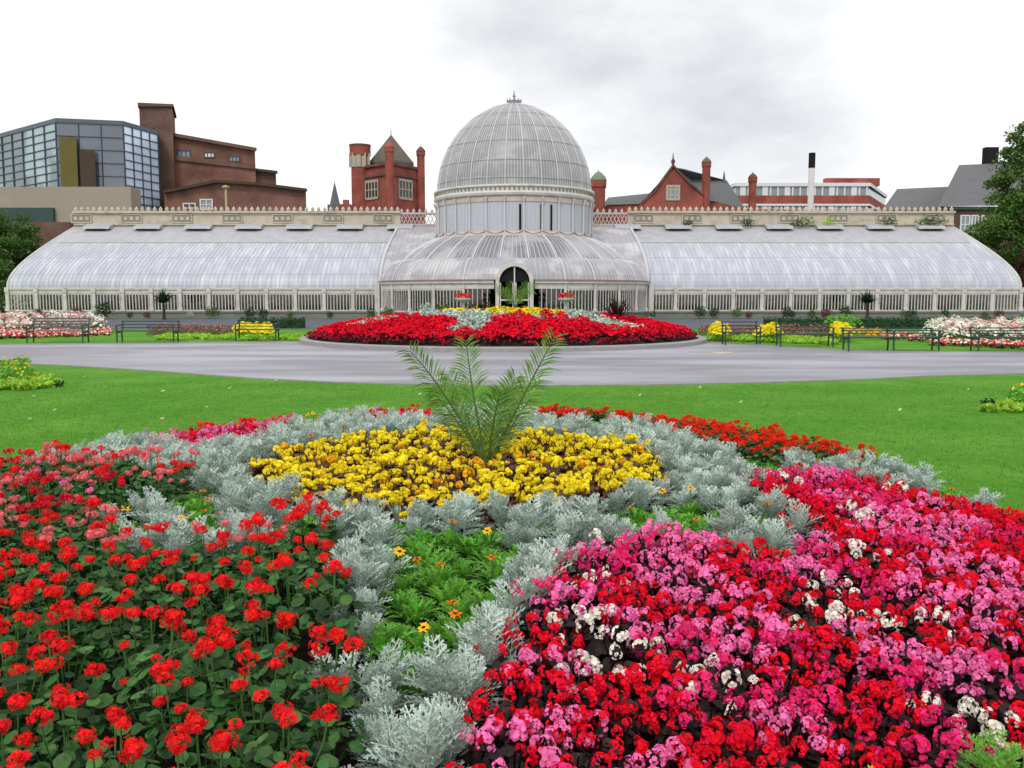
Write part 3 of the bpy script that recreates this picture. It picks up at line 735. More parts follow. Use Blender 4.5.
patch([(150, 337), (232, 337), (232, 331), (155, 331)], 'fbrown', 'mixed_bedding_plant', 'brownish mixed bedding plant in the left side bed', 'brown mixed bedding in the left side bed', 'bedding plant', .55, seed=9)
patch([(236, 338), (272, 338), (273, 331), (236, 331)], 'fgold', 'golden_flower_plant', 'golden yellow flowering plant in the side bed left of the round bed', 'golden flowers left of the round bed', 'flower plant', .5, seed=10, sc=.8)
patch([(238, 341), (305, 341), (305, 337), (238, 337)], 'flime', 'lime_edging_plant', 'lime green edging plant under the golden flowers left of the round bed', 'lime edging under the golden flowers', 'edging plant', .46, seed=11)
patch([(708, 341), (835, 345), (835, 340), (708, 336)], 'flime', 'lime_edging_plant', 'lime green edging plant of the right side bed', 'lime edging of the right side bed', 'edging plant', .46, seed=12)
patch([(700, 337), (830, 340), (830, 331), (705, 331)], 'fbrown', 'mixed_bedding_plant', 'brownish mixed bedding plant in the right side bed', 'brown mixed bedding in the right side bed', 'bedding plant', .6, seed=13)
for q, (a, b) in enumerate(((714, 724), (760, 776), (836, 846))):
    patch([(a, 342), (b, 343), (b, 338), (a, 337)], 'fgold', 'golden_flower_plant', 'yellow flowering plant in the ' + ('clump by the nearest bench end to the round bed', 'middle yellow clump of the right side bed', 'clump behind the long double bench')[q], 'yellow clumps of the right side bed', 'flower plant', .4, seed=14 + q, sc=1.1)
patch([(848, 339), (880, 340), (880, 336), (848, 335)], 'fborange', 'amber_flower_plant', 'low amber flowering plant in the strip behind the long double bench', 'amber strip behind the long double bench', 'flower plant', .5, seed=19, sc=.7)
patch([(880, 340), (925, 342), (925, 337), (880, 336)], 'flow', 'edging_begonia', 'low red and white plant in the strip behind the long double bench', 'red strip behind the long double bench', 'flower plant', .5, seed=20)
# small beds on the near lawn
patch([(-60, 391), (40, 390), (52, 385), (46, 381), (-60, 380)], 'flime', 'lime_edging_plant', 'lime green edging plant of the small bed at the left edge', 'lime edging of the small left lawn bed', 'edging plant', .26, seed=21, sc=1.0)
patch([(-60, 387), (36, 387), (38, 372), (-60, 370)], 'fgreen', 'green_bedding_plant', 'green bedding plant with few yellow flowers in the small bed at the left edge', 'green bedding of the small left lawn bed', 'bedding plant', .34, seed=22, sc=.8)
patch([(988, 412), (1090, 416), (1090, 408), (1000, 405)], 'flime', 'lime_edging_plant', 'lime green edging plant of the small bed at the right edge', 'lime edging of the small right lawn bed', 'edging plant', .26, seed=23, sc=1.0)
patch([(1008, 408), (1090, 412), (1090, 400), (1014, 399)], 'fgreen', 'green_bedding_plant', 'green bedding plant with few yellow flowers in the small bed at the right edge', 'green bedding of the small right lawn bed', 'bedding plant', .32, seed=24, sc=.75)
for px, py, lb in ((58, 387, 'small dark green tuft beside the lime edged bed on the left'), (988, 407, 'small dark green tuft beside the lime edged bed on the right')):
    p = at_z(px, py); mb = MB(); clump(mb, (p.x, p.y, .07), (.12, .12, .08), 60, .06, 0, random.Random(px), .3); tag(mb.build('dark_tuft', M['hedge'], loc=(p.x, p.y, 0)), lb, 'plant')
# fallen leaves
for k, (px, py) in enumerate(((30, 421), (55, 412), (162, 421), (85, 378), (163, 393), (34, 398), (230, 390), (207, 409), (700, 389), (741, 404), (968, 391), (276, 382), (420, 396), (640, 397), (900, 412))):
    p = at_z(px, py); mb = MB(); r = random.Random(900 + k); mb.fan((p.x, p.y, .03), (r.uniform(-.4, .4), -.5, 1), .035 * r.uniform(.7, 1.2), 7, .35, 0, .5, r)
    tag(mb.build('fallen_leaf', M['pale'], loc=(p.x, p.y, 0)), 'pale dry fallen leaf lying on the mown lawn', 'fallen leaf', 'pale fallen leaves on the lawn')

# ---- benches -----------------------------------------------------------------
def bench(px0, px1, pyb, label, back=True, h=.8, legs=2, rz=0., slat='benchgreen', depth=.5, nsl=3, sw=.035):
    a = at_z(px0, pyb); b = at_z(px1, pyb); w = (b - a).length; c = (a + b) / 2
    root = thing('park_bench', (0, 0, 0), label, 'bench', 'dark green benches along the far edge of the path'); 
    mb = MB()
    for k in range(5): y = -depth / 2 + .05 + k * (depth - .08) / 4; mb.box(-w / 2, w / 2, y - .035, y + .035, .42, .45)
    mb.build('seat', M[slat], root)
    if back:
        mb = MB()
        for k in range(nsl): z = .53 + k * (h - .55) / (nsl - .8); mb.box(-w / 2, w / 2, depth / 2 + .02 + k * .025, depth / 2 + .045 + k * .025, z, z + sw)
        mb.build('backrest', M[slat], root)
    for i in range(legs):
        x = -w / 2 + .06 + (w - .12) * i / (legs - 1)
        mb = MB(); mb.tube([(x, -depth / 2 + .02, 0), (x, -depth / 2 + .05, .25), (x, -depth / 2 + .03, .63)], .028, 6); mb.build('leg', M['benchgreen'], root)
        mb = MB(); mb.tube([(x, depth / 2, 0), (x, depth / 2 - .03, .3), (x, depth / 2 + .03, .5), (x, depth / 2 + .13, h)], .028, 6); mb.build('leg', M['benchgreen'], root)
        mb = MB(); mb.tube([(x, -depth / 2 + .0, .63), (x, 0, .65), (x, depth / 2 + .08, .64)], .026, 6); mb.build('armrest', M['benchgreen'], root)
        mb = MB(); mb.beam((x, -depth / 2 + .03, .39), (x, depth / 2, .39), .04, .05); mb.build('seat_rail', M['benchgreen'], root)
    root.location = (c.x, c.y + depth / 2, 0); root.rotation_euler = (0, 0, rz); return root
bench(25, 84, 343, 'grey slatted bench in front of the white flower bank at far left', h=.88, slat='benchgrey', nsl=4, sw=.075)
bench(115, 175, 343, 'dark bench on the grass between the white flower bank and left side bed', h=.8)
bench(234, 277, 341, 'dark bench in front of the golden flowers left of the round bed', h=.8)
bench(724, 762, 345, 'dark green bench nearest to the right end of the round bed', h=.82)
bench(779, 835, 347, 'thin dark bench before the brown bedding right of the round bed', h=.8)
bench(847, 941, 351.5, 'long double dark green bench with three pairs of legs on the right', h=.72, legs=3)
bench(977, 1050, 352, 'dark green bench cut by the right edge before the white flower bank', h=.74)

# ---- pedestal planters -------------------------------------------------------
for px, lb in ((463, 'white pedestal planter of red flowers left of the arched entrance'), (566, 'white pedestal planter of red flowers right of the arched entrance')):
    p = at_y(px, 300, 45.5); zt = ZZ(302, 45.5); root = thing('pedestal_planter', (p.x, p.y, .1), lb, 'planter')
    mb = MB(); mb.lathe([(.26, .1), (.26, .2), (.1, .3), (.08, zt - .12), (.16, zt - .02)], p.x, p.y, 12); mb.build('pedestal', M['whiteiron'], root, smooth=True)
    mb = MB(); mb.lathe([(.16, zt - .02), (.4, zt + .12), (.42, zt + .2), (.38, zt + .2), (.3, zt + .15), (.01, zt + .15)], p.x, p.y, 16); mb.build('bowl', M['whiteiron'], root)
    mb = MB(); r = random.Random(px)
    for _ in range(160):
        d = rdir(r); mb.fan((p.x + d.x * .42, p.y + d.y * .42, zt + .26 + abs(d.z) * .2), d + Vector((0, 0, .3)), .05, 6, .3, 0 if r.random() < .8 else 1, rr=r)
    mb.build('flowers', [M['begred'], M['limeleaf']], root)

# ------------------------------------------------------------------ glasshouse
GX, GY = .13, 56.
gh = thing('glasshouse', (GX, GY, .4), 'long white Victorian glasshouse with a central ribbed dome and two curved wings', 'glasshouse')
def bez(p0, p1, p2, p3, n):
    o = []
    for i in range(n + 1):
        t = i / n; u = 1 - t; o.append(tuple(u**3 * a + 3 * u * u * t * b + 3 * u * t * t * c + t**3 * d for a, b, c, d in zip(p0, p1, p2, p3)))
    return o
WB = 60.0; WF = 54.0
wp = bez((WF, 2.15), (WF - .1, 3.05), (WF + 1.7, 4.2), (WB, 6.2), 14)     # wing section (y, z)
def wx(sg, y, xi): # outer end pulls in towards the back like a hip
    return sg * (30.2 - (y - WF) / 6 * 1.3)
NB = 13
for sg in (-1, 1):
    xin = 7.9
    mb = MB(); rows = []
    for y, z in wp: rows.append([(GX + sg * xin, y, z), (GX + wx(sg, y, 0), y, z)])
    vs = [v for r_ in rows for v in r_]; mb.add(vs, [(2 * i, 2 * i + 1, 2 * i + 3, 2 * i + 2) for i in range(len(wp) - 1)])
    fl = MB(); fl.add([(GX + sg * xx_, y - .01, z + .03) for y, z in wp[11:] for xx_ in (xin, 28.85)], [(2 * i, 2 * i + 1, 2 * i + 3, 2 * i + 2) for i in range(3)])  # grey strip along the roof top, shade put into its colour
    # end wall under the curve
    endp = [(GX + wx(sg, y, 0), y, z) for y, z in wp]; mb.poly(endp + [(GX + wx(sg, WB, 0), WB, 2.15)])
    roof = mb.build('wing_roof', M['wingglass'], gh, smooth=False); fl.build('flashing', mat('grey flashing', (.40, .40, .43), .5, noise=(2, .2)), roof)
    mb = MB(); nb = 84
    for i in range(nb + 1):
        u = i / nb; pts_ = []
        for y, z in wp[:]:
            xo = abs(wx(1, y, 0)); x = xin + (xo - xin) * u
            pts_.append((GX + sg * x, y - .012, z + .012))
        mb.tube(pts_, .022 if i % 6 == 0 else .010, 4)
    mb.build('glazing_bars', mat('pale glazing bar', (.56, .57, .61), .5), roof)
    mb = MB()
    for k in (4, 8, 11):
        y, z = wp[k]; mb.tube([(GX + sg * xin, y - .01, z + .01), (GX + wx(sg, y, 0), y - .005, z + .005)], .008, 4)
    mb.build('purlin', MATS['pale glazing bar'], roof)
    mb = MB(); mb.tube([(GX + wx(sg, y, 0) + sg * .02, y, z) for y, z in wp], .07, 6); mb.build('end_rib', M['whiteiron'], roof)
    # upstand vents under the parapet
    Lx = 30.45 - 1.3
    for k in range(7):
        pxc = (98 + 50.4 * k) if sg < 0 else (1024 - 98 - 50.4 * k + 4)
        cx = XX(pxc, 232, 59.5); mb = MB(); y0, z0 = 59.15, 6.0
        mb.add([(cx - .85, y0, z0 + .02), (cx + .85, y0, z0 + .02), (cx + .85, y0 + .1, z0 + .2), (cx - .85, y0 + .1, z0 + .2), (cx - .85, WB, 6.42), (cx + .85, WB, 6.42), (cx - .85, WB, 6.1), (cx + .85, WB, 6.1)],
               [(0, 1, 2, 3), (3, 2, 5, 4), (0, 3, 4, 6), (1, 7, 5, 2)])
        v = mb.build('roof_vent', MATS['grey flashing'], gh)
        mb = MB(); mb.box(cx - .6, cx + .6, y0 - .02, y0 + .06, z0 - .03, z0 + .03); mb.build('vent_slot', M['black'], v)
    # eaves, frieze, columns, windows
    xo = 30.2
    mb = MB(); a, b = sorted((GX + sg * xin, GX + sg * xo)); mb.box(a, b, WF - .16, WF + .03, 2.06, 2.17); mb.box(a, b, WF - .1, WF + .05, 1.84, 2.058)
    mb.build('eaves_beam', M['whiteiron'], gh)
    mb = MB(); mb.box(a, b, WF - .14, WF + .1, .1, .70); mb.box(a, b, WF - .2, WF + .04, .702, .79); mb.build('plinth_wall', M['plinth'], gh)
    wbay = (xo - xin) / NB
    for k in range(NB + 1):
        x = GX + sg * (xo - k * wbay); 
        if k < NB + 1:
            mb = MB(); mb.box(x - .1, x + .1, WF - .17, WF - .02, .792, 2.058); mb.box(x - .13, x + .13, WF - .2, WF - .172, 1.9, 2.2); mb.box(x - .14, x + .14, WF - .21, WF - .171, .792, .95)
            mb.build('column', M['whiteiron'], gh)
        if k == NB: break
        x2 = GX + sg * (xo - (k + 1) * wbay); p0, p1 = min(x, x2) + .1, max(x, x2) - .1
        mb = MB(); nm = 8
        mb.box(p0, p1, WF - .08, WF - .02, .792, .86); mb.box(p0, p1, WF - .08, WF - .02, 1.77, 1.838)
        for j in range(nm): xx = p0 + (p1 - p0) * (j + .5) / nm; mb.box(xx - .026, xx + .026, WF - .075, WF - .025, .862, 1.768)
        w = mb.build('window', M['whiteiron'], gh)
        mb = MB(); mb.poly([(p0, WF - .01, .8), (p1, WF - .01, .8), (p1, WF - .01, 1.83), (p0, WF - .01, 1.83)]); mb.build('pane', M['clear'], w)
    # back wall with parapet
    a, b = sorted((GX + sg * 7.5, GX + sg * (xo - 1.25)))
    mb = MB(); mb.box(a, b, WB + .02, WB + .4, .1, 7.1); mb.box(a, b, WB - .1, WB + .5, 6.33, 6.42); mb.box(a - .05, b + .05, WB - .12, WB + .52, 7.1, 7.24)
    wl = mb.build('parapet_wall', M['cream'], gh)
    mb = MB(); x = a + .1
    while x < b: mb.lathe([(.11, 7.24), (.13, 7.38), (.07, 7.47), (.001, 7.56)], x, WB + .1, 5); x += .4
    mb.build('cresting', M['cream'], wl)
    for k in range(7):
        pxc = (81.5 + 50.3 * k) if sg < 0 else (643.5 + 48.6 * k)
        cx = XX(pxc, 220, WB); mb = MB(); mb.box(cx - .68, cx + .68, WB - .02, WB + .018, 6.46, 7.06)
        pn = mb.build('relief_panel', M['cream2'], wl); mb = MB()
        for (q0, q1, q2, q3) in ((-.68, .68, 6.46, 6.53), (-.68, .68, 6.99, 7.06), (-.68, -.62, 6.532, 6.988), (.62, .68, 6.532, 6.988)): mb.box(cx + q0, cx + q1, WB - .05, WB - .022, q2, q3)
        for q in (-.38, 0, .38): mb.lathe([(.15, 0), (.13, .03), (.04, .05), (.001, .05)], 0, 0, 8) if False else mb.box(cx + q - .11, cx + q + .11, WB - .045, WB - .022, 6.65, 6.87)
        mb.build('panel_moulding', M['cream'], pn)
# open lattice parapet beside the dome
for sg in (-1, 1):
    x0, x1 = 5.0, 7.5; mb = MB(); a, b = sorted((GX + sg * x0, GX + sg * x1))
    mb.box(a, b, WB + .0, WB + .3, .1, 6.3); mb.box(a, b, WB - .05, WB + .35, 7.02, 7.15); mb.box(a, b, WB - .05, WB + .3, 6.3, 6.42)
    nlt = 10
    for k in range(nlt):
        u = a + (b - a) * k / nlt; v = a + (b - a) * (k + 1) / nlt
        mb.beam((u, WB, 6.42), (v, WB, 7.02), .05, .05); mb.beam((v, WB + .03, 6.42), (u, WB + .03, 7.02), .05, .05)
    x = a + .1
    while x < b: mb.lathe([(.09, 7.15), (.1, 7.27), (.001, 7.42)], x, WB + .1, 5); x += .4
    mb.build('lattice_parapet', M['pinkiron'], gh)
# central block
mb = MB(); cpf = bez((53.3, 2.5), (53.2, 3.4), (54.9, 4.6), (WB, 6.3), 12)
for sg in (-1, 1): mb.poly([(GX + sg * (7.85 - (y - 53.3) / 6.7 * .3), y, z) for y, z in cpf] + [(GX + sg * 7.55, WB, .2), (GX + sg * 7.85, 53.3, .2)])
mb.add([(GX + sg * (7.85 - (y - 53.3) / 6.7 * .3), y, z) for y, z in cpf for sg in (-1, 1)], [(2 * i, 2 * i + 1, 2 * i + 3, 2 * i + 2) for i in range(12)])
sh_ = mb.build('centre_roof', M['apseglass'], gh)
for sg in (-1, 1):
    mb = MB(); mb.tube([(GX + sg * (7.86 - (y - 53.3) / 6.7 * .3), y - .03, z + .03) for y, z in cpf], .085, 6); mb.build('hip_rib', M['barwhite'], sh_)
mb = MB()
for k in range(1, 46):
    x = -7.7 + 15.4 * k / 46
    if abs(x) > 3.5: mb.tube([(GX + x, y - .01, z + .01) for y, z in cpf], .03 if k % 5 == 0 else .013, 4)
mb.build('glazing_bars', MATS['pale glazing bar'], sh_)
ST = 2 * pi / 28; AR = 8.2
# apse
t1 = [(4.9, 5.1), (5.5, 4.82), (6.1, 4.45), (6.6, 4.05), (6.95, 3.72)]
t2 = [(6.85, 3.74), (7.25, 3.72), (7.6, 3.55), (7.9, 3.2), (8.1, 2.85), (8.18, 2.55)]
A0, A1 = radians(-100), radians(100)
mb = MB(); mb.lathe(t1, GX, GY, 90, A0, A1); tr1 = mb.build('upper_skirt_roof', M['tier1glass'], gh)
mb = MB(); mb.lathe(t2, GX, GY, 90, A0, A1); tr2 = mb.build('lower_skirt_roof', M['apseglass'], gh)
def pol(prof, a, d=0., zz=0.): return [(GX + (r_ + d) * sin(a), GY - (r_ + d) * cos(a), z + zz) for r_, z in prof]
for part, prof, den in ((tr1, t1, 6), (tr2, t2, 7)):
    mb = MB(); k0 = int(radians(98) / (ST / den))
    for k in range(-k0, k0 + 1):
        if prof is t2 and abs((k + .5) * ST / den) < radians(7): continue
        mb.tube(pol(prof, (k + .5) * ST / den, .01, .01), .02, 4)
    mb.build('glazing_bars', M['barwhite'], part)
    for k in range(-7, 8):
        a = (k + .5) * ST
        if abs(a) < radians(97) and not (prof is t2 and abs(a) < radians(9)):
            mb = MB(); mb.tube(pol(prof, a, .02, .02), .05, 5); mb.build('main_rib', M['barwhite'], part)
mb = MB(); mb.lathe([(8.12, 2.38), (8.3, 2.38), (8.3, 2.5), (8.12, 2.5)], GX, GY, 90, radians(7.5), A1); mb.lathe([(8.12, 2.38), (8.3, 2.38), (8.3, 2.5), (8.12, 2.5)], GX, GY, 90, A0, radians(-7.5)); 
for a, b in ((A0, radians(-7.5)), (radians(7.5), A1)): mb.lathe([(8.1, 2.08), (8.2, 2.08), (8.2, 2.378), (8.1, 2.378)], GX, GY, 60, a, b)
mb.build('eaves_beam', M['whiteiron'], gh)
mb = MB()
for a, b in ((A0, radians(-7.5)), (radians(7.5), A1)): mb.lathe([(8.15, 2.502), (8.34, 2.502), (8.34, 2.58), (8.15, 2.58)], GX, GY, 60, a, b)
mb.build('gutter', M['rust'], gh)
mb = MB()
for a, b in ((A0, radians(-9)), (radians(9), A1)): mb.lathe([(8.1, .1), (8.3, .1), (8.3, .7), (8.36, .72), (8.36, .8), (8.1, .8)], GX, GY, 60, a, b)
mb.build('plinth_wall', M['plinth'], gh)
for sg in (-1, 1):
    for k in range(1, 8):
        a = sg * (k + .5) * ST
        mb = MB(); x, y = GX + 8.22 * sin(a), GY - 8.22 * cos(a); mb.tube([(x, y, .8), (x, y, .95), (x, y, 1.0), (x, y, 2.05), (x, y, 2.3), (x, y, 2.36)], [.13, .13, .085, .08, .09, .14], 8)
        mb.build('column', M['whiteiron'], gh)
        if k == 7: break
        b0 = (k + .5) * ST + .012; b1 = (k + 1.5) * ST - .012; segs = 1
        def seg(frm, to, z0, z1_, r0, mbx):
            n_ = 3
            mbx.lathe([(r0 - .03, z0), (r0, z0), (r0, z1_), (r0 - .03, z1_), (r0 - .03, z0)], GX, GY, n_, min(sg * frm, sg * to), max(sg * frm, sg * to))
        mb = MB(); seg(b0, b1, .802, .87, 8.18, mb); seg(b0, b1, 2.0, 2.078, 8.18, mb)
        for j in range(8):
            aa = sg * (b0 + (b1 - b0) * (j + .5) / 8); xx, yy = GX + 8.165 * sin(aa), GY - 8.165 * cos(aa); mb.tube([(xx, yy, .86), (xx, yy, 2.01)], .028, 4)
        w = mb.build('window', M['whiteiron'], gh)
        mb = MB(); mb.lathe([(8.12, .8), (8.12, 2.08)], GX, GY, 3, min(sg * b0, sg * b1), max(sg * b0, sg * b1)); mb.build('pane', M['clear'], w)
    # bay between porch and first column
    b0, b1 = radians(9.2), 1.5 * ST - .012; mb = MB()
    for j in range(5):
        aa = sg * (b0 + (b1 - b0) * (j + .5) / 5); xx, yy = GX + 8.165 * sin(aa), GY - 8.165 * cos(aa); mb.tube([(xx, yy, .8), (xx, yy, 2.08)], .028, 4)
    w = mb.build('window', M['whiteiron'], gh)
    mb = MB(); mb.lathe([(8.12, .8), (8.12, 2.08)], GX, GY, 3, min(sg * b0, sg * b1), max(sg * b0, sg * b1)); mb.build('pane', M['clear'], w)
    mb = MB(); mb.box(GX + sg * 8.12 - .15, GX + sg * 8.12 + .15, 53.55, 53.9, .4, 2.4); mb.build('corner_pier', M['whiteiron'], gh)
# porch
pr = .95; spz = 2.45; PY = 47.55
def arch(r_, z0=.2, n=14): return [(r_, z0)] + [(r_ * cos(pi * i / n), spz + r_ * sin(pi * i / n)) for i in range(n + 1)] + [(-r_, z0)]
mb = MB(); A = arch(.80); B = arch(1.0)
for i in range(len(A) - 1):
    (x0, z0), (x1, z1_) = A[i], A[i + 1]; (X0, Z0), (X1, Z1) = B[i], B[i + 1]
    f = [(GX + x0, PY, z0), (GX + x1, PY, z1_), (GX + X1, PY, Z1), (GX + X0, PY, Z0)]; bk = [(v[0], PY + .18, v[2]) for v in f]
    mb.add(f + bk, [(0, 1, 2, 3), (7, 6, 5, 4), (0, 4, 5, 1), (2, 6, 7, 3)])
mb.build('door_arch', M['whiteiron'], gh)
mb = MB(); B = arch(.98)
mb.add([(GX + x, y, z) for x, z in B for y in (PY + .18, PY + 2.2)], [(2 * i, 2 * i + 1, 2 * i + 3, 2 * i + 2) for i in range(len(B) - 1)]); mb.build('porch_vault', M['whiteiron'], gh)
mb = MB(); mb.poly([(GX + x, PY + .2, z) for x, z in [(.85 * cos(pi * i / 14), 2.46 + .85 * sin(pi * i / 14)) for i in range(15)]]); mb.build('fanlight', M['black'], gh)
d_ = MB(); d_.box(GX - .035, GX + .035, PY + .05, PY + .12, .4, 3.2)
for sg in (-1, 1):
    d_.box(GX + sg * .42 - .37, GX + sg * .42 + .37, PY + .05, PY + .1, .4, .9); 
    for q in (.08, .74): d_.box(GX + sg * q - .03, GX + sg * q + .03, PY + .05, PY + .1, .9, 2.4)
    d_.box(GX + sg * .42 - .34, GX + sg * .42 + .34, PY + .045, PY + .1, 1.45, 1.52)
dd = d_.build('door', M['whiteiron'], gh)
# drum
DR = 4.72
mb = MB(); mb.lathe([(DR, 5.0), (DR, 7.5)], GX, GY, 84); dr = mb.build('drum', M['drumglass'], gh)
mb = MB()
for k in range(28 * 5):
    if k % 5: a = (k / 5 + .5) * ST; x, y = GX + (DR + .01) * sin(a), GY - (DR + .01) * cos(a); mb.tube([(x, y, 5.3), (x, y, 7.0)], .015, 4)
mb.build('glazing_bars', M['barwhite'], dr)
for k in range(28):
    a = (k + .5) * ST; x, y = GX + (DR + .06) * sin(a), GY - (DR + .06) * cos(a); mb = MB(); mb.tube([(x, y, 5.1), (x, y, 6.9), (x + .12 * sin(a), y - .12 * cos(a), 7.25)], [.055, .05, .08], 6); mb.build('column', M['barwhite'], dr)
mb = MB(); mb.lathe([(DR, 5.0), (DR + .16, 5.02), (DR + .12, 5.15), (DR + .05, 5.32), (DR, 5.34)], GX, GY, 84)
for k in range(28):
    a0 = (k + .5) * ST; pts_ = []
    for j in range(9): a = a0 + ST * (j / 8); pts_.append((GX + (DR + .1) * sin(a), GY - (DR + .1) * cos(a), 5.42 - .2 * sin(pi * j / 8)))
    mb.tube(pts_, .04, 4)
mb.build('swag_band', M['pinkiron'], dr)
mb = MB(); mb.lathe([(DR, 6.98), (DR + .05, 7.0), (DR + .05, 7.26), (DR + .02, 7.28)], GX, GY, 84); mb.build('frieze', M['pinkiron'], dr)
mb = MB(); mb.lathe([(DR - .05, 7.26), (DR + .16, 7.36), (DR + .2, 7.48), (DR + .14, 7.56), (DR + .1, 7.6), (DR + .1, 7.78), (DR + .2, 7.84), (DR + .18, 7.94), (DR - .1, 7.98)], GX, GY, 84); cn = mb.build('cornice', M['whiteiron'], dr)
mb = MB()
for k in range(112):
    a = k * ST / 4; mb.tube([(GX + (DR + .12) * sin(a), GY - (DR + .12) * cos(a), 7.62), (GX + (DR + .12) * sin(a), GY - (DR + .12) * cos(a), 7.77)], .045, 4)
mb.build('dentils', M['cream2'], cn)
mb = MB()
for (aa) in (3.2, 18, 25.5): mb.lathe([(DR + .03, 5.4), (DR + .03, 6.85)], GX, GY, 2, radians(aa), radians(aa + 1.6))
mb.build('open_vents', M['black'], dr)
# dome
DB, DT, DA = 7.95, 13.25, 4.66
dp = []
for i in range(23):
    h = sin(pi / 2 * i / 22); dp.append((max(.02, DA * (1 - h * h) ** .545), DB + (DT - DB) * h))
mb = MB(); mb.lathe(dp, GX, GY, 112); dm = mb.build('dome', M['domeglass'], gh)
mb = MB()
for k in range(28 * 6):
    if k % 6: mb.tube(pol(dp[:18] if k % 2 else dp[:13], (k / 6 + .5) * ST, .01), .017, 4, 0, False)
mb.build('glazing_bars', M['barwhite'], dm)
for k in range(28): mb = MB(); mb.tube(pol(dp, (k + .5) * ST, .02), .036, 5); mb.build('main_rib', M['barwhite'], dm)
for zz in (8.35, 9.35, 10.5, 11.45, 12.3, 12.9):
    for (r0, q0), (r1, q1) in zip(dp[:-1], dp[1:]):
        if q0 <= zz <= q1: rr_ = r0 + (r1 - r0) * (zz - q0) / (q1 - q0)
    mb = MB(); mb.lathe([(rr_ + .0, zz - .05), (rr_ + .04, zz - .025), (rr_ + .04, zz + .025), (rr_ - .02, zz + .05)], GX, GY, 84); mb.build('ring_purlin', mat('pale purlin', (.36, .36, .37), .6), dm)
mb = MB(); mb.lathe([(.45, 13.15), (.48, 13.25), (.42, 13.27), (.42, 13.39), (.46, 13.43), (.2, 13.48), (.08, 13.53), (.05, 13.68), (.1, 13.75), (.05, 13.83), (.02, 14.03), (.001, 14.13)], GX, GY, 16)
for k in range(10): a = k * pi / 5; mb.tube([(GX + .44 * sin(a), GY - .44 * cos(a), 13.41), (GX + .44 * sin(a), GY - .44 * cos(a), 13.55)], .03, 4)
mb.build('finial', M['leadgrey'], dm)
# floor inside
for sg in (-1, 1):
    mb = MB(); a, b = sorted((GX + sg * 7.9, GX + sg * 28.6)); mb.box(a, b, WB - .06, WB - .03, .42, 5.9); mb.build('inner_wall', mat('damp inner wall', (.07, .075, .06), .9, noise=(2, .3)), gh)  # dark lining added before the back wall; interior shade put in its colour
mb = MB(); mb.lathe([(8.05, .1), (8.05, .42), (.01, .42)], GX, GY, 60); mb.build('centre_floor', M['plinth'], gh)
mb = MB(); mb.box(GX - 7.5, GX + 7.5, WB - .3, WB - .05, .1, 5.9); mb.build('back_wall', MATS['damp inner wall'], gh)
mb = MB(); mb.box(GX - 30, GX + 30, WF + .12, WB - .02, .2, .42); mb.build('floor', M['plinth'], gh)
# indoor plants
def bushmb(seed, w, h, n, size):
    r = random.Random(seed); mb = MB()
    for k in range(3): clump(mb, (r.uniform(-.25, .25) * w, r.uniform(-.2, .2) * w, h * r.uniform(.45, .6)), (w * .42, w * .42, h * .45), n // 3, size, 0, r, .3, .3, .02)
    return mb
IND = [bushmb(s, 1.1, 1.25, 260, .17).build('ind', M[m]).data for s, m in ((1, 'limeleaf'), (2, 'hedge'), (3, 'copperleaf'), (4, 'treeleaf'), (5, 'cordleaf'))]
for o in [o for o in COL.objects if o.name.startswith('ind') and o.parent is None]: bpy.data.objects.remove(o)
for sg in (-1, 1):
    for k in range(26):
        x = GX + sg * (8.4 + k * .84 + R.uniform(-.3, .3)); o = bpy.data.objects.new('indoor_plant', R.choice(IND)); COL.objects.link(o)
        o.location = (x, WF + 1.0 + R.uniform(-.2, .8), .42); s = R.uniform(.9, 1.4); o.scale = (s, s, s * R.uniform(.8, 1.3)); o.rotation_euler = (0, 0, R.uniform(0, 6))
        tag(o, 'leafy indoor plant seen through the glazing of the ' + ('left' if sg < 0 else 'right') + ' wing', 'indoor plant', 'plants inside the glasshouse wings')
for k in range(14):
    a = radians(-78 + 12 * k); 
    if abs(a) < .12: continue
    o = bpy.data.objects.new('indoor_plant', R.choice(IND)); COL.objects.link(o); s = R.uniform(.9, 1.4)
    o.location = (GX + 6.9 * sin(a), GY - 6.9 * cos(a), .42); o.scale = (s, s, s * 1.15); o.rotation_euler = (0, 0, R.uniform(0, 6))
    tag(o, 'leafy indoor plant seen through the glazing under the dome', 'indoor plant', 'plants inside the domed centre')

# ---- shrubs and hedge before the building -------------------------------------
SH = [(bushmb(s, .9, .8, 420, .10).build('shr', M[m]).data) for s, m in ((11, 'hedge'), (12, 'treeleaf'), (13, 'hedge'), (14, 'copperleaf'), (15, 'silver'))]
for o in [o for o in COL.objects if o.name.startswith('shr') and o.parent is None]: bpy.data.objects.remove(o)
names_ = ['dark green', 'mid green', 'dark green', 'reddish', 'greyish']
for k, (px, s, v) in enumerate(((37, .8, 0), (76, .9, 3), (104, 1.3, 0), (146, .55, 3), (190, .5, 4), (212, 1.0, 1), (250, .9, 0), (262, .8, 2), (290, .6, 1), (330, .55, 0), (652, .6, 0), (700, .95, 0), (714, .85, 2), (737, .8, 1), (748, .6, 3), (787, .9, 0), (792, .6, 2), (812, .7, 1), (828, .8, 3), (845, 1.0, 0), (905, .7, 1), (912, .7, 2), (945, .7, 0), (1000, .7, 3), (985, .6, 1), (130, .5, 0))):
    p = at_y(px, 316, 52.6 + R.uniform(-.3, .3)); o = bpy.data.objects.new('shrub', SH[v]); COL.objects.link(o); o.location = (p.x, p.y, .38); o.scale = (s,) * 3; o.rotation_euler = (0, 0, R.uniform(0, 6))
    side = 'left' if px < 512 else 'right'
    tag(o, f'small {names_[v]} shrub against the plinth of the {side} glasshouse wing', 'shrub', 'small shrubs along the glasshouse plinth')
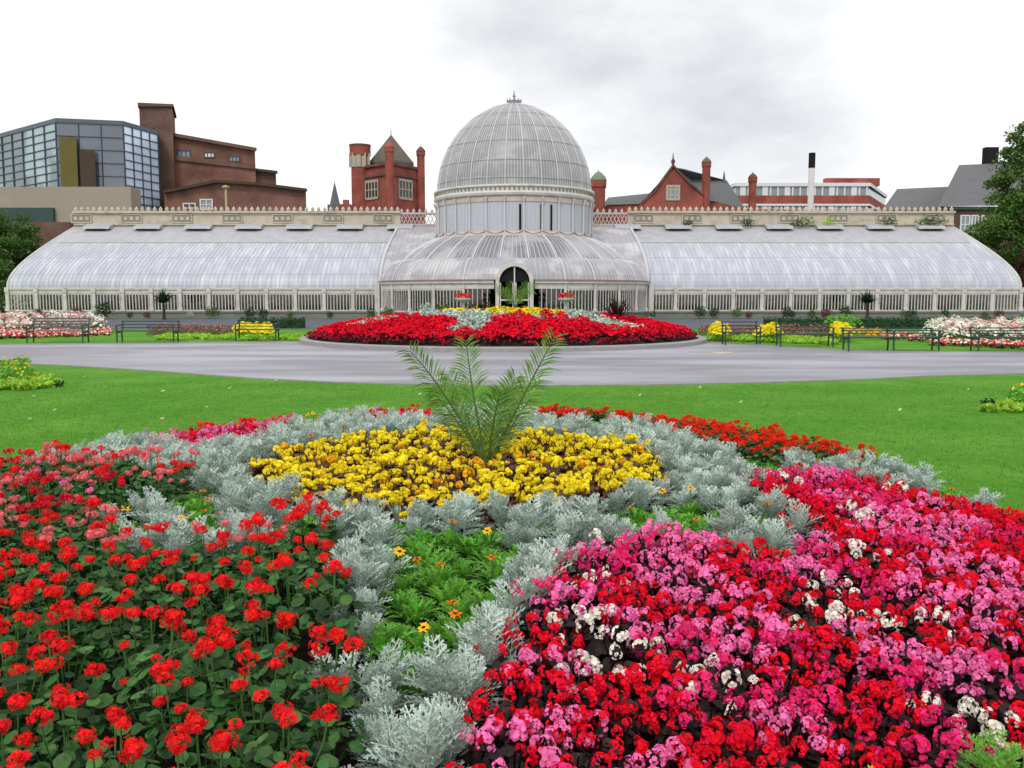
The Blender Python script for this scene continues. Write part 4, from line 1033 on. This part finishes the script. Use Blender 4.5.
for px, lb in ((164, 'dark spiky little palm tree before the left glasshouse wing'), (867, 'dark spiky little palm tree before the right glasshouse wing')):
    p = at_y(px, 318, 51.5); strapbush('cabbage_palm', (p.x, p.y, .34), 1.75, 1.3, 110, 'treedark', lb, 'palm', .09, int(px), .95)
def hedge(px0, px1, Y, h, label, seed=1, w=.8, m='hedge'):
    a = at_y(px0, 320, Y); b = at_y(px1, 320, Y); z0 = gz(Y); mb = MB(); r = random.Random(seed); n_ = int((b.x - a.x) * 170 * h)
    mb.box(a.x + .05, b.x - .05, Y - w * .38, Y + w * .38, z0 - .05, z0 + h * .88)
    for _ in range(n_):
        x = r.uniform(a.x, b.x); side = r.random()
        if side < .45: p = Vector((x, Y - w / 2 + r.uniform(-.04, .05), z0 + r.uniform(0, h))); nn = Vector((0, -1, .4))
        else: p = Vector((x, Y + r.uniform(-w / 2, w / 2), z0 + h + r.uniform(-.06, .04))); nn = Vector((0, -.2, 1))
        nn = (nn + rdir(r) * .8).normalized(); q = nn.orthogonal().normalized(); e = nn.cross(q); s = r.uniform(.04, .09)
        mb.add([p - q * s, p + e * s * .7, p + q * s, p - e * s * .7], [(0, 1, 2, 3)])
    tag(mb.build('hedge', M[m], loc=(a.x, Y, z0)), label, 'hedge')
hedge(764, 1010, 45.5, .5, 'long low clipped hedge before the right glasshouse wing')
hedge(240, 305, 45.5, .5, 'short low clipped hedge behind the golden flowers on the left', 2)
o_ = at_y(852, 320, 44.7); mb = bushmb(31, 2.2, .75, 500, .12); o = mb.build('shrub', M['limeleaf']); o.location = (o_.x - .4, 44.2, .06); tag(o, 'mid green rounded shrub before the hedge right of the spiky palm', 'shrub')
for k, (px, s) in enumerate(((442, 1.0), (388, .8), (425, .9), (372, .7))):
    p = at_y(px, 305, 47.5 + k * .3); o = bpy.data.objects.new('shrub', SH[(1, 1, 4, 0)[k]]); COL.objects.link(o); o.location = (p.x, p.y, .25); o.scale = (s, s, s * 1.5)
    tag(o, ('loose green shrub left of the arched entrance', 'green shrub at the left corner of the domed centre', 'grey green shrub beside the left curved windows', 'dark shrub left of the white corner pier')[k], 'shrub')
# weeds growing on the parapet gutter
for k, (px, s, m) in enumerate(((806, 1.0, 'weed'), (830, .8, 'lettuce'), (796, .6, 'weed'), (889, .9, 'weed'), (936, 1.3, 'weed'), (925, .8, 'weed'), (748, .7, 'treedark'), (688, .5, 'treedark'))):
    x = XX(px, 228, 59.4); mb = MB(); r = random.Random(60 + k); clump(mb, (x, 59.55, 6.35 + .18 * s), (.75 * s, .25, .38 * s), int(130 * s), .14, 0, r, .2)
    tag(mb.build('weed', M[m], loc=(x, 59.5, 6.2)), ('leafy weed growing from the parapet gutter behind the white stack', 'lime green weed in the gutter right of the white stack', 'low weed in the gutter left of the white stack', 'weed in the gutter below the white and brick block', 'broad weed in the gutter below the slate roofed house', 'small weed beside the broad gutter weed at right', 'dark weed in the gutter under the slim brick turret', 'dark tuft in the gutter under the brick gable')[k], 'weed')

# ------------------------------------------------------------------ buildings behind
def winbox(parent, x0, x1, z0, z1_, y, frame='whitepaint', pane='darkpane', nx=2, nz=2, fw=.12):
    mb = MB(); mb.box(x0, x1, y - .10, y - .002, z0, z0 + fw); mb.box(x0, x1, y - .10, y - .002, z1_ - fw, z1_); mb.box(x0, x0 + fw, y - .10, y - .002, z0 + fw, z1_ - fw); mb.box(x1 - fw, x1, y - .10, y - .002, z0 + fw, z1_ - fw)
    for i in range(1, nx): x = x0 + (x1 - x0) * i / nx; mb.box(x - fw * .35, x + fw * .35, y - .08, y - .004, z0 + fw, z1_ - fw)
    for i in range(1, nz): z = z0 + (z1_ - z0) * i / nz; mb.box(x0 + fw, x1 - fw, y - .07, y - .006, z - fw * .3, z + fw * .3)
    w = mb.build('window', M[frame], parent); mb = MB(); mb.box(x0 + .02, x1 - .02, y - .03, y - .01, z0 + .02, z1_ - .02); mb.build('pane', M[pane], w); return w
# glass office block
Y0 = 95.; b = thing('office_block', (XX(90, 200, Y0), Y0, .4), 'modern glass fronted block with beige base at the far left', 'office building')
zt = ZZ(122.5, 92); zb = ZZ(188, 92)
pA = (XX(-60, 150, 112), 112.); pB = (XX(57, 150, 92), 92.); pC = (XX(124, 150, 93.5), 93.5); pD = (XX(158, 150, 99), 99.); pE = (XX(160, 150, 118), 118.); pF = (XX(-40, 150, 130), 130.)
def facet(a, b_, z0, z1l, m, nx, nz, name='glass_facade', extra=None):
    mb = MB(); mb.poly([(a[0], a[1], z0), (b_[0], b_[1], z0), (b_[0], b_[1], z1l[1]), (a[0], a[1], z1l[0])]); o = mb.build(name, M[m], b)
    mb = MB(); nrm = Vector((b_[1] - a[1], -(b_[0] - a[0]), 0)).normalized() * .06
    for i in range(nx + 1):
        u = i / nx; x, y = a[0] + (b_[0] - a[0]) * u, a[1] + (b_[1] - a[1]) * u; zt_ = z1l[0] + (z1l[1] - z1l[0]) * u
        mb.beam((x + nrm.x, y + nrm.y, z0), (x + nrm.x, y + nrm.y, zt_), .08, .1)
    for j in range(nz + 1):
        u = j / nz; mb.beam((a[0] + nrm.x, a[1] + nrm.y, z0 + (z1l[0] - z0) * u), (b_[0] + nrm.x, b_[1] + nrm.y, z0 + (z1l[1] - z0) * u), .1, .08)
    mb.build('mullion_grid', M['mullion'], o); return o
ztl = ZZ(138, 112) + .5
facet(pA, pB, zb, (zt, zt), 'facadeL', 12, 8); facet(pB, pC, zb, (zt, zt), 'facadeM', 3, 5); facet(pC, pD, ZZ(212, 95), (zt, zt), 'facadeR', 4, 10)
mb = MB(); mb.prism([pA, pB, pC, pD, pE, pF], zt + .002, zt + .45); mb.build('roof_edge', mat('dark roof edge', (.10, .13, .16), .5), b)
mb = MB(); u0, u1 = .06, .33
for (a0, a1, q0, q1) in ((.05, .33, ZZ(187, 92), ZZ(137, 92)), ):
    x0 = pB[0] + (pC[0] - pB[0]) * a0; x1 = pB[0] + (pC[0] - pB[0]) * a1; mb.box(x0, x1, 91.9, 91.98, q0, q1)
mb.build('olive_blind', M['olive'], b)  # plain olive panel standing just before the middle facet
mb = MB(); x0 = pB[0] + (pC[0] - pB[0]) * .37; x1 = pB[0] + (pC[0] - pB[0]) * .62; mb.box(x0, x1, 91.95, 92.02, ZZ(187, 92), ZZ(150, 92)); mb.build('brown_blind', M['bark'], b)  # plain brown panel beside the olive one, not as tall
zbb = zb
mb = MB(); xr = XX(131, 200, 91); mb.box(XX(-80, 200, 91), xr, 91, 93.4, ZZ(222, 91) - 3, zbb); mb.box(XX(-80, 200, 91), XX(54, 200, 91), 91.2, 96, .3, ZZ(222, 91) - 3); mb.build('beige_base', M['beigeclad'], b)
mb = MB(); mb.box(XX(-80, 200, 90.9), XX(54, 200, 90.9), 90.6, 90.98, ZZ(240, 91), ZZ(208, 91)); mb.build('dark_recess', M['darkclad'], b)
# low wall building between bush and parapet
mb = MB(); mb.box(XX(30, 230, 70), XX(70, 230, 70), 70, 74, .3, ZZ(222, 70)); tag(mb.build('brick_outbuilding', M['brickdk'], loc=(XX(50, 230, 70), 70, .3)), 'brown brick outbuilding behind the left end of the glasshouse', 'outbuilding')
# brown brick hall
Yh = 100.; b = thing('brick_hall', (XX(220, 180, Yh), Yh, .4), 'large brown brick hall with a tall square tower beside the glass block', 'brick building')
def pxprism(pxs, Y, depth, z0=.3, sk=-.32):
    """front wall outline along pixels [(px, py)], extruded back"""
    P_ = [at_y(px, py, Y) for px, py in pxs]; n_ = len(P_); mb = MB()
    vs = [(p.x, Y, z0) for p in P_] + [(p.x, Y, p.z) for p in P_] + [(p.x + sk * depth, Y + depth, z0) for p in P_] + [(p.x + sk * depth, Y + depth, p.z) for p in P_]
    fs = []
    for i in range(n_ - 1): fs += [(i, i + 1, n_ + i + 1, n_ + i), (n_ + i, n_ + i + 1, 3 * n_ + i + 1, 3 * n_ + i), (2 * n_ + i + 1, 2 * n_ + i, 3 * n_ + i, 3 * n_ + i + 1)]
    fs += [(0, n_, 3 * n_, 2 * n_), (n_ - 1, 3 * n_ - 1, 4 * n_ - 1, 2 * n_ - 1)]
    mb.add(vs, fs); return mb
pxprism([(139, 106), (172, 107.5)], 101, 6).build('tower', M['brickdk'], b)
pxprism([(137.5, 102.5), (173.5, 104)], 100.7, 6.6, ZZ(107, 101)).build('tower_cap', M['brickdk'], b)
pxprism([(172, 135.5), (255, 150.5)], 102, 16).build('upper_hall', M['brickbr'], b)
pxprism([(171, 133.5), (256, 148.5)], 101.6, 16, ZZ(137, 102)) if False else None
mb = MB(); a_, c_ = at_y(172, 134.5, 101.7), at_y(256, 149.5, 101.7); mb.beam(a_, c_, .5, .35); mb.build('roof_coping', M['brickdk'], b)
pxprism([(250, 170), (276, 173)], 103, 12).build('middle_hall', M['brickdk'], b)
pxprism([(164, 193), (190, 188), (216, 182.5), (258, 185), (306, 191)], 96, 10).build('lower_hall', M['brickbr'], b)
mb = MB(); q = [at_y(px, py - 1, 95.7) for px, py in [(164, 193), (190, 188), (216, 182.5), (258, 185), (306.5, 191)]]
for a_, c_ in zip(q[:-1], q[1:]): mb.beam(a_, c_, .6, .28)
mb.build('lower_coping', M['bark'], b)
mb = MB(); mb.beam(at_y(249, 169, 102.6), at_y(277, 172.3, 102.6), .6, .28); mb.build('middle_coping', M['bark'], b)
for (p0, p1, q0, q1, pn) in ((177, 191, 150, 160, 'greypane'), (204, 215, 152, 158, 'whitepaint'), (229, 240, 156, 162, 'greypane')):
    winbox(b, XX(p0, 155, 102), XX(p1, 155, 102), ZZ(q1, 102), ZZ(q0, 102), 102, 'mullion', pn, 3, 1)
mb = MB(); a_, c_ = at_y(176, 158, 101.9), at_y(255, 167, 101.9); mb.beam(a_, c_, .3, .5); mb.build('string_course', M['brickdk'], b)
for (p0, p1, q0, q1, pn) in ((183, 196, 203, 213, 'darkpane'), (200, 213, 199, 210, 'greypane')):
    winbox(b, XX(p0, 205, 96), XX(p1, 205, 96), ZZ(q1, 96), ZZ(q0, 96), 96, 'whitepaint', pn, 2, 2)
# lamp post behind the parapet
x = XX(226, 200, 75); root = thing('lamp_post', (x, 75, .4), 'cream lamp post rising behind the parapet in front of the brown brick hall', 'lamp post')
mb = MB(); mb.tube([(x, 75, .4), (x, 75, ZZ(189, 75))], [.12, .08], 8); mb.build('pole', M['lampcream'], root)
mb = MB(); z = ZZ(189, 75); mb.lathe([(.08, z), (.28, z + .1), (.3, z + .22), (.05, z + .3), (.001, z + .32)], x, 75, 10); mb.build('lamp_head', M['lampcream'], root)
# red brick corner tower
Yt = 118.; b = thing('brick_tower', (XX(388, 180, Yt), Yt, .4), 'red brick tower with turrets and a pyramid roof left of the dome', 'tower')
cC = at_y(389, 168, 114.); cL = at_y(353, 170, 119.); cR = at_y(420, 171, 119.); cB = (cL.x + cR.x - cC.x, 124.)
mb = MB(); mb.prism([(cL.x, cL.y), (cC.x, cC.y), (cR.x, cR.y), cB], .3, ZZ(167, 116)); mb.build('wall', M['brickred'], b)
zt = ZZ(167, 116)
mb = MB()
for (a_, c_) in (((cL.x, cL.y), (cC.x, cC.y)), ((cC.x, cC.y), (cR.x, cR.y))):
    mb.beam((a_[0], a_[1] - .12, zt + .15), (c_[0], c_[1] - .12, zt + .15), .4, .3); mb.beam((a_[0], a_[1] - .1, ZZ(176, 116)), (c_[0], c_[1] - .1, ZZ(176, 116)), .3, .25)
mb.build('parapet', M['brickdk'], b)
ap = at_y(391, 134.5, 119.); zb_ = ZZ(163, 119); base = [(cL.x + 2.0, cL.y), (cC.x, cC.y + 2.0), (cR.x - .8, cR.y), (cB[0], cB[1] - 1)]
mb = MB(); vs = [(x, y, zb_) for x, y in base] + [(ap.x, 119., ap.z)]; mb.add(vs, [(0, 1, 4), (1, 2, 4), (2, 3, 4), (3, 0, 4)]); mb.prism(base, zt - .2, zb_ - .002, 0, 0); rf = mb.build('roof', M['slatebr'], b)
mb = MB(); mb.tube([(ap.x, 119, ap.z - .1), (ap.x, 119, ap.z + 1.)], [.08, .02], 5); mb.build('finial', M['leadgrey'], rf)
def turret(px0, px1, pyt, Y, parent, m='brickred', cap='dome', capm='brickdk', capp=4, winz=None, name='turret'):
    a_, c_ = at_y(px0, pyt, Y), at_y(px1, pyt, Y); cx, r_ = (a_.x + c_.x) / 2, (c_.x - a_.x) / 2; zt = a_.z
    mb = MB(); mb.lathe([(r_ * .92, .3), (r_ * .92, zt - r_ * 1.0), (r_ * 1.06, zt - r_ * .85), (r_ * 1.06, zt)], cx, Y, 16); t = mb.build(name, M[m], parent)
    mb = MB()
    if cap == 'dome': mb.lathe([(r_ * 1.1, zt), (r_ * 1.1, zt + .1), (r_ * .95, zt + r_ * .5), (r_ * .5, zt + r_ * 1.0), (.05, zt + r_ * 1.3), (.001, zt + r_ * 1.7)], cx, Y, 16)
    else: mb.lathe([(r_ * 1.08, zt), (r_ * 1.1, zt + .25), (r_ * .8, zt + .25), (.001, zt + .25)], cx, Y, 16)
    mb.build('turret_cap', M[capm], t); return t, cx, r_
t, cx, r_ = turret(350, 370, 147, 118, b, cap='flat', capm='brickdk')
mb = MB()
for k in range(-2, 3):
    a = k * .55; mb.box(cx + r_ * .93 * sin(a) - .28, cx + r_ * .93 * sin(a) + .28, 118 - r_ * .93 * cos(a) - .1, 118 - r_ * .93 * cos(a), ZZ(168, 118), ZZ(154, 118))
mb.build('arcade', M['sandst'], t)
turret(384.5, 394, 148, 113.6, b, cap='dome', capm='brickred'); turret(416.5, 425, 152, 118.6, b, cap='dome', capm='brickdk')
def facewin(parent, a_, c_, u0, u1, z0, z1_, frame, nx, nz):
    a_ = Vector((a_[0], a_[1], 0)); c_ = Vector((c_[0], c_[1], 0)); d = c_ - a_; nrm = Vector((d.y, -d.x, 0)).normalized()
    if nrm.y > 0: nrm = -nrm
    p, q = a_ + d * u0 + nrm * .05, a_ + d * u1 + nrm * .05; up = Vector((0, 0, 1)); mb = MB()
    for z in [z0 + (z1_ - z0) * i / nz for i in range(nz + 1)]: mb.beam(p + up * z, q + up * z, .12, .3 if z in (z0, z1_) else .14)
    for i in range(nx + 1): s = p + (q - p) * i / nx; mb.beam(s + up * z0, s + up * z1_, .13, .3 if i in (0, nx) else .14)
    w = mb.build('window', M[frame], parent); mb = MB(); p -= nrm * .03; q -= nrm * .03; mb.poly([p + up * z0, q + up * z0, q + up * z1_, p + up * z1_]); mb.build('pane', M['darkpane'], w)
lu = lambda px, a_, c_: (XX(px, 190, 116.5) - a_.x) / (c_.x - a_.x)
facewin(b, cL, cC, .36, .70, ZZ(199, 117), ZZ(182, 117), 'sandst', 4, 2); facewin(b, cC, cR, .30, .72, ZZ(199, 117), ZZ(181, 117), 'sandst', 4, 2)
# far spire
s_ = at_y(335, 208, 260.); root = thing('church_spire', (s_.x, 260, 0), 'tiny grey church spire far off left of the red tower', 'spire')
mb = MB(); mb.prism([(s_.x - 1.8, 258.2), (s_.x + 1.8, 258.2), (s_.x + 1.8, 261.8), (s_.x - 1.8, 261.8)], 0, ZZ(205, 260)); mb.build('tower', M['slate'], root)
mb = MB(); mb.lathe([(1.5, ZZ(205, 260)), (.001, ZZ(181, 260))], s_.x, 260, 8); mb.build('spire', M['slate'], root)
x0, x1 = XX(338, 200, 150), XX(350, 200, 150); root = thing('far_brick_house', (x0, 150, 0), 'sliver of red brick house left of the red tower base', 'house')
mb = MB(); mb.box(x0, x1, 150, 158, 0, ZZ(204, 150)); mb.build('wall', M['brickred'], root)
mb = MB(); mb.box(x0 + .6, x0 + 1.5, 151, 152, ZZ(204, 150), ZZ(199, 150)); mb.build('chimney', M['brickred'], root)
# hall right of the dome
Yg = 112.; b = thing('gabled_hall', (XX(670, 190, Yg), Yg, .4), 'red brick hall with a stepped gable and slate roofs right of the dome', 'brick building')
turret(591, 606, 181, 112, b, cap='dome', capm='copper')
mb = pxprism([(600, 209), (606, 205), (647, 203), (652, 196)], 114, 8, sk=.2); mb.build('side_wing_wall', M['brickred'], b)
a_ = [at_y(604, 205, 113.8), at_y(652, 203.5, 113.8), at_y(652, 193, 119), at_y(608, 197.5, 119)]; mb = MB(); mb.poly(a_); q = at_y(598, 212, 113.8); mb.poly([q, a_[0], a_[3]]); mb.build('side_wing_roof', M['slate'], b)
g = pxprism([(640, 204), (647, 196), (655, 191), (658, 186), (673, 166), (690, 184), (697, 191), (703, 194), (703, 207)], 111, 3, sk=.2); g.build('gable', M['brickred'], b)
mb = MB(); q = [at_y(px, py, 110.9) for px, py in [(641, 203), (655, 191), (658, 185.5), (673, 165.3), (690, 183.5), (703, 194)]]
for c_, d_ in zip(q[:-1], q[1:]): mb.beam(c_, d_, .3, .22)
z = q[3].z; mb.tube([(q[3].x, 110.9, z), (q[3].x, 110.9, z + .5), (q[3].x, 110.9, z + .8), (q[3].x, 110.9, z + 1.5)], [.12, .28, .1, .03], 6); mb.build('gable_coping', M['brickdk'], b)
winbox(b, XX(666, 190, 111), XX(680, 190, 111), ZZ(200.5, 111), ZZ(185, 111), 111, 'sandst', 'greypane', 3, 3, .25)
mb = MB(); mb.poly([at_y(673, 167, 113), at_y(700, 197, 113), at_y(746, 210, 116), at_y(727, 180.5, 122), at_y(685, 169, 121)]); 
mb.add([at_y(673, 167, 113), at_y(727, 180.5, 122), at_y(640, 204, 113), at_y(700, 200, 126)], [(0, 1, 3, 2)]); mb.build('main_roof', M['slate'], b)
pxprism([(700, 197.5), (745, 209)], 114.2, 6, sk=.2).build('main_wall', M['brickred'], b)
pxprism([(700, 209), (760, 209), (800, 210)], 115, 6, sk=.2).build('low_wall', M['brickred'], b)
x, z = XX(724, 180, 121), ZZ(181, 121); mb = MB(); mb.tube([(x, 121, z - .3), (x, 121, z + .6), (x, 121, z + 1.3)], [.25, .15, .03], 6); mb.build('roof_finial', M['slate'], b)
turret(702, 711, 163, 111.5, b, capm='slatebr'); turret(748.5, 757, 178.5, 115, b, capm='brickdk')
# white and brick block
Yw = 150.; b = thing('white_banded_block', (XX(820, 190, Yw), Yw, .4), 'low modern block with white bands, brick strips and long windows behind the right wing', 'office building')
xl, xc, xr = 736, 868, 886
def bandpx(pyL, pyR, pyLb, pyRb, pyE, pyEb, m, name, Yf=150., out=0., dp=18):
    """band from px 736..868 on the front and 868..886 on the receding side"""
    L_, C_, E_ = XX(xl, 190, Yf), XX(xc, 190, Yf - 0), XX(xr, 190, Yf + dp)
    zL, zC, zLb, zCb = ZZ(pyR, Yf), ZZ(pyR, Yf), ZZ(pyRb, Yf), ZZ(pyRb, Yf)
    mb = MB(); o = out; mb.prism([(L_ - o, Yf - o), (C_ + o, Yf - o), (E_ + o, Yf + dp), (L_, Yf + dp)], zLb, zL); return mb.build(name, M[m], b)
bandpx(0, 183, 0, 186.5, 0, 0, 'whitepaint', 'roof_band', out=.3); bandpx(0, 186.6, 0, 195.5, 0, 0, 'greypane', 'window_band'); bandpx(0, 195.6, 0, 203.8, 0, 0, 'brickred', 'brick_band', out=.25)
bandpx(0, 203.9, 0, 206, 0, 0, 'whitepaint', 'sill_band', out=.3); bandpx(0, 206.1, 0, 213, 0, 0, 'greypane', 'lower_window_band'); bandpx(0, 213.1, 0, 290, 0, 0, 'brickred', 'base_wall', out=.25)
for k in range(18):
    px = 740 + k * 7.4; x = XX(px, 190, 150); w_ = .25 if k % 3 else .9
    for (q0, q1) in ((195.5, 186.6), (213, 206.1)):
        mb = MB(); mb.box(x, x + w_, 149.85, 149.99, ZZ(q0, 150), ZZ(q1, 150)); mb.build('window_pier', M['whitepaint'], b)
mb = MB(); mb.box(XX(826, 180, 156), XX(880, 180, 156), 156, 157.5, ZZ(186, 156), ZZ(178, 156)); mb.build('penthouse', M['brickred'], b)
# white stack
x = XX(811, 190, 130); root = thing('chimney_stack', (x, 130, .4), 'slim white chimney stack with a black top behind the right wing', 'chimney')
mb = MB(); mb.tube([(x, 130, .3), (x, 130, ZZ(168, 130))], .42, 14); mb.build('shaft', M['whitepaint'], root); mb = MB(); mb.tube([(x, 130, ZZ(168, 130)), (x, 130, ZZ(153, 130))], .46, 14); mb.build('cowl', M['black'], root)
# slate roofed houses
b = thing('slate_roofed_house', (XX(960, 190, 100), 100, .4), 'house with big steep grey slate roofs beyond the right end of the glasshouse', 'house')
def roofpoly(pxs, name, m='slatehouse'):
    mb = MB(); P_ = [at_y(px, py, Y) for px, py, Y in pxs]; mb.poly(P_); return mb.build(name, M[m], b)
rf = roofpoly([(882, 210, 100), (897, 189, 105), (950, 186.5, 105), (946, 210, 100)], 'low_roof')
rf = roofpoly([(938, 206.5, 96), (959, 165, 103), (1030, 162, 103), (1035, 205, 96)], 'steep_roof')
roofpoly([(938, 206.5, 96), (959, 165, 103), (968, 206, 110)], 'hip_slope')
mb = MB(); mb.box(XX(884, 215, 100.3), XX(950, 215, 100.3), 100.3, 110, .3, ZZ(210, 100.3)); mb.build('wall', M['brickdk'], b)
mb = MB(); mb.box(XX(942, 215, 96.5), XX(1034, 215, 96.5), 96.5, 110, .3, ZZ(207, 96.5)); mb.build('wall', M['brickdk'], b)
mb = MB(); mb.box(XX(940, 215, 96.2), XX(1034, 215, 96.2), 96.1, 96.4, ZZ(209.5, 96.2), ZZ(206.5, 96.2)); mb.build('eaves_board', M['darkclad'], b)
for (p0, p1) in ((960, 970), (971, 979), (981, 990)): winbox(b, XX(p0, 220, 96.5), XX(p1, 220, 96.5), ZZ(234, 96.5), ZZ(215, 96.5), 96.5, 'whitepaint', 'greypane', 2, 2, .14)
mb = MB(); mb.box(XX(986, 150, 103), XX(999, 150, 103), 103, 103.8, ZZ(168, 103), ZZ(147, 103)); mb.build('chimney', M['black'], b)

# ------------------------------------------------------------------ trees
def tree(name, loc, H_, blobs, m, label, cat, nl, size, seed, trunkr=.3, tip=None):
    r = random.Random(seed); loc = Vector(loc); root = thing(name, loc, label, cat)
    mb = MB(); top = loc + Vector((0, 0, H_ * .75)); mb.tube([loc - Vector((0, 0, .1)), loc + Vector((.1, 0, H_ * .3)), top], [trunkr, trunkr * .75, trunkr * .2], 8)
    for c, rad in blobs:
        s = loc + Vector((0, 0, H_ * r.uniform(.2, .5))); c_ = Vector(c); mid = (s + c_) / 2 + Vector((0, 0, -.3)); mb.tube([s, mid, c_], [trunkr * .4, trunkr * .25, .03], 5)
        for _ in range(5):
            d = rdir(r, .2); mb.tube([mid.lerp(c_, .6), c_ + Vector((d.x * rad[0], d.y * rad[1], d.z * rad[2])) * .85], [.05, .012], 4, 0, False)
    mb.build('trunk', M['bark'], root); mb = MB()
    vol = sum(a[0] * a[2] for _, a in blobs)
    for c, rad in blobs:
        n_ = int(nl * rad[0] * rad[2] / vol); sub = 22
        for _ in range(sub):
            d = rdir(r); q = r.uniform(.2, 1.1); cc = Vector(c) + Vector((d.x * rad[0], d.y * rad[1], d.z * rad[2])) * q; s = r.uniform(.25, .45)
            clump(mb, cc, (rad[0] * s, rad[1] * s, rad[2] * s * .75), n_ // sub, size, 0, r, .2, .5)
    mb.build('crown', M[m], root); return root
tx = XX(1050, 250, 63)
bl = []
for (px, py, Y, rx, rz_) in ((1012, 195, 62, 2.0, 1.8), (1005, 235, 62, 2.6, 1.9), (1040, 170, 63, 2.8, 2.6), (1062, 220, 63, 4, 4), (1025, 145, 63, 1.4, 1.2), (998, 262, 63, 1.6, 1.1), (1100, 170, 64, 4, 4), (1018, 265, 62.5, 1.5, 1.2), (1002, 178, 62, 1.1, .7), (1034, 128, 63, 1.2, .7), (985, 240, 62.5, .9, .6)):
    c = at_y(px, py, Y); bl.append(((c.x, Y, c.z), (rx, rx, rz_)))
tree('broadleaf_tree', (tx, 64, .3), 14, bl, 'treeleaf', 'tall green broadleaf tree cut by the right edge beyond the glasshouse', 'tree', 46000, .24, 21, .4)
bl = []
for (px, py, Y, rx, rz_) in ((1022, 282, 58.5, 1.2, 1.2), (1035, 262, 58.5, 1.3, 1.2), (1030, 300, 58, 1.0, 1.2)):
    c = at_y(px, py, Y); bl.append(((c.x, Y, c.z), (rx, rx, rz_)))
tree('copper_shrub', (XX(1030, 300, 58.5), 58.5, .3), 3.5, bl, 'copperleaf', 'reddish brown shrub under the tree at the right end of the glasshouse', 'shrub', 8000, .17, 22, .12)
bl = []
for (px, py, Y, rx, rz_) in ((8, 232, 62.5, 1.7, 1.3), (24, 252, 62.5, 1.8, 1.5), (-6, 262, 61, 1.6, 1.8), (-30, 240, 62, 2.6, 2.5), (-20, 300, 60, 2.2, 1.4), (2, 285, 60.5, .9, 1.0), (44, 262, 64, 1.0, .8)):
    c = at_y(px, py, Y); bl.append(((c.x, Y, c.z), (rx, rx, rz_)))
tree('dark_bush_tree', (XX(-5, 300, 62.5), 62.5, .3), 6, bl, 'treeleaf', 'dense green bushy tree at the left end of the glasshouse', 'tree', 42000, .18, 23, .25)

# ------------------------------------------------------------------ light and sky
w = bpy.data.worlds.new('World'); scene.world = w; w.use_nodes = True
nt = w.node_tree; N = nt.nodes; L = nt.links; N.clear()
SE, SR = radians(48), radians(200)
sky = N.new('ShaderNodeTexSky'); sky.sky_type = 'NISHITA'; sky.sun_disc = False; sky.sun_elevation = SE; sky.sun_rotation = SR
bs = N.new('ShaderNodeBackground'); bs.inputs['Strength'].default_value = .10; L.new(sky.outputs[0], bs.inputs[0])
tc = N.new('ShaderNodeTexCoord')
n1 = N.new('ShaderNodeTexNoise'); n1.inputs['Scale'].default_value = 2.6; n1.inputs['Detail'].default_value = 9; n1.inputs['Roughness'].default_value = .55
mp = N.new('ShaderNodeMapping'); mp.inputs['Scale'].default_value = (1, 1, 2.2); mp.inputs['Location'].default_value = (.4, .1, .3); L.new(tc.outputs['Generated'], mp.inputs[0]); L.new(mp.outputs[0], n1.inputs['Vector'])
cd = ray(640, 5).normalized()
dt = N.new('ShaderNodeVectorMath'); dt.operation = 'DOT_PRODUCT'; dt.inputs[1].default_value = cd; L.new(tc.outputs['Generated'], dt.inputs[0])
m1 = N.new('ShaderNodeMapRange'); m1.inputs[1].default_value = .93; m1.inputs[2].default_value = 1.0; L.new(dt.outputs['Value'], m1.inputs[0])
m2 = N.new('ShaderNodeMath'); m2.operation = 'MULTIPLY_ADD'; m2.inputs[1].default_value = .29; L.new(m1.outputs[0], m2.inputs[0]); L.new(n1.outputs['Fac'], m2.inputs[2])
cr = N.new('ShaderNodeValToRGB'); e = cr.color_ramp.elements; e[0].position = .62; e[0].color = (1.0, 1.0, 1.0, 1); e[1].position = .92; e[1].color = (.56, .57, .60, 1); L.new(m2.outputs[0], cr.inputs[0])
bc = N.new('ShaderNodeBackground'); bc.inputs['Strength'].default_value = 1.2; L.new(cr.outputs[0], bc.inputs[0])
mx = N.new('ShaderNodeMixShader'); mx.inputs[0].default_value = .9; L.new(bs.outputs[0], mx.inputs[1]); L.new(bc.outputs[0], mx.inputs[2])
wo = N.new('ShaderNodeOutputWorld'); L.new(mx.outputs[0], wo.inputs[0])
sl = bpy.data.lights.new('sun', 'SUN'); sl.energy = 1.4; sl.angle = radians(14); sl.color = (1, .96, .9)
so = bpy.data.objects.new('sun', sl); COL.objects.link(so)
sd = Vector((sin(SR) * cos(SE), cos(SR) * cos(SE), sin(SE))); so.rotation_euler = sd.to_track_quat('Z', 'Y').to_euler()
v = scene.view_settings; v.view_transform = 'Standard'; v.look = 'None'; v.exposure = 0.0; v.gamma = 1; v.use_curve_mapping = False
print('OBJECTS', len(COL.objects))
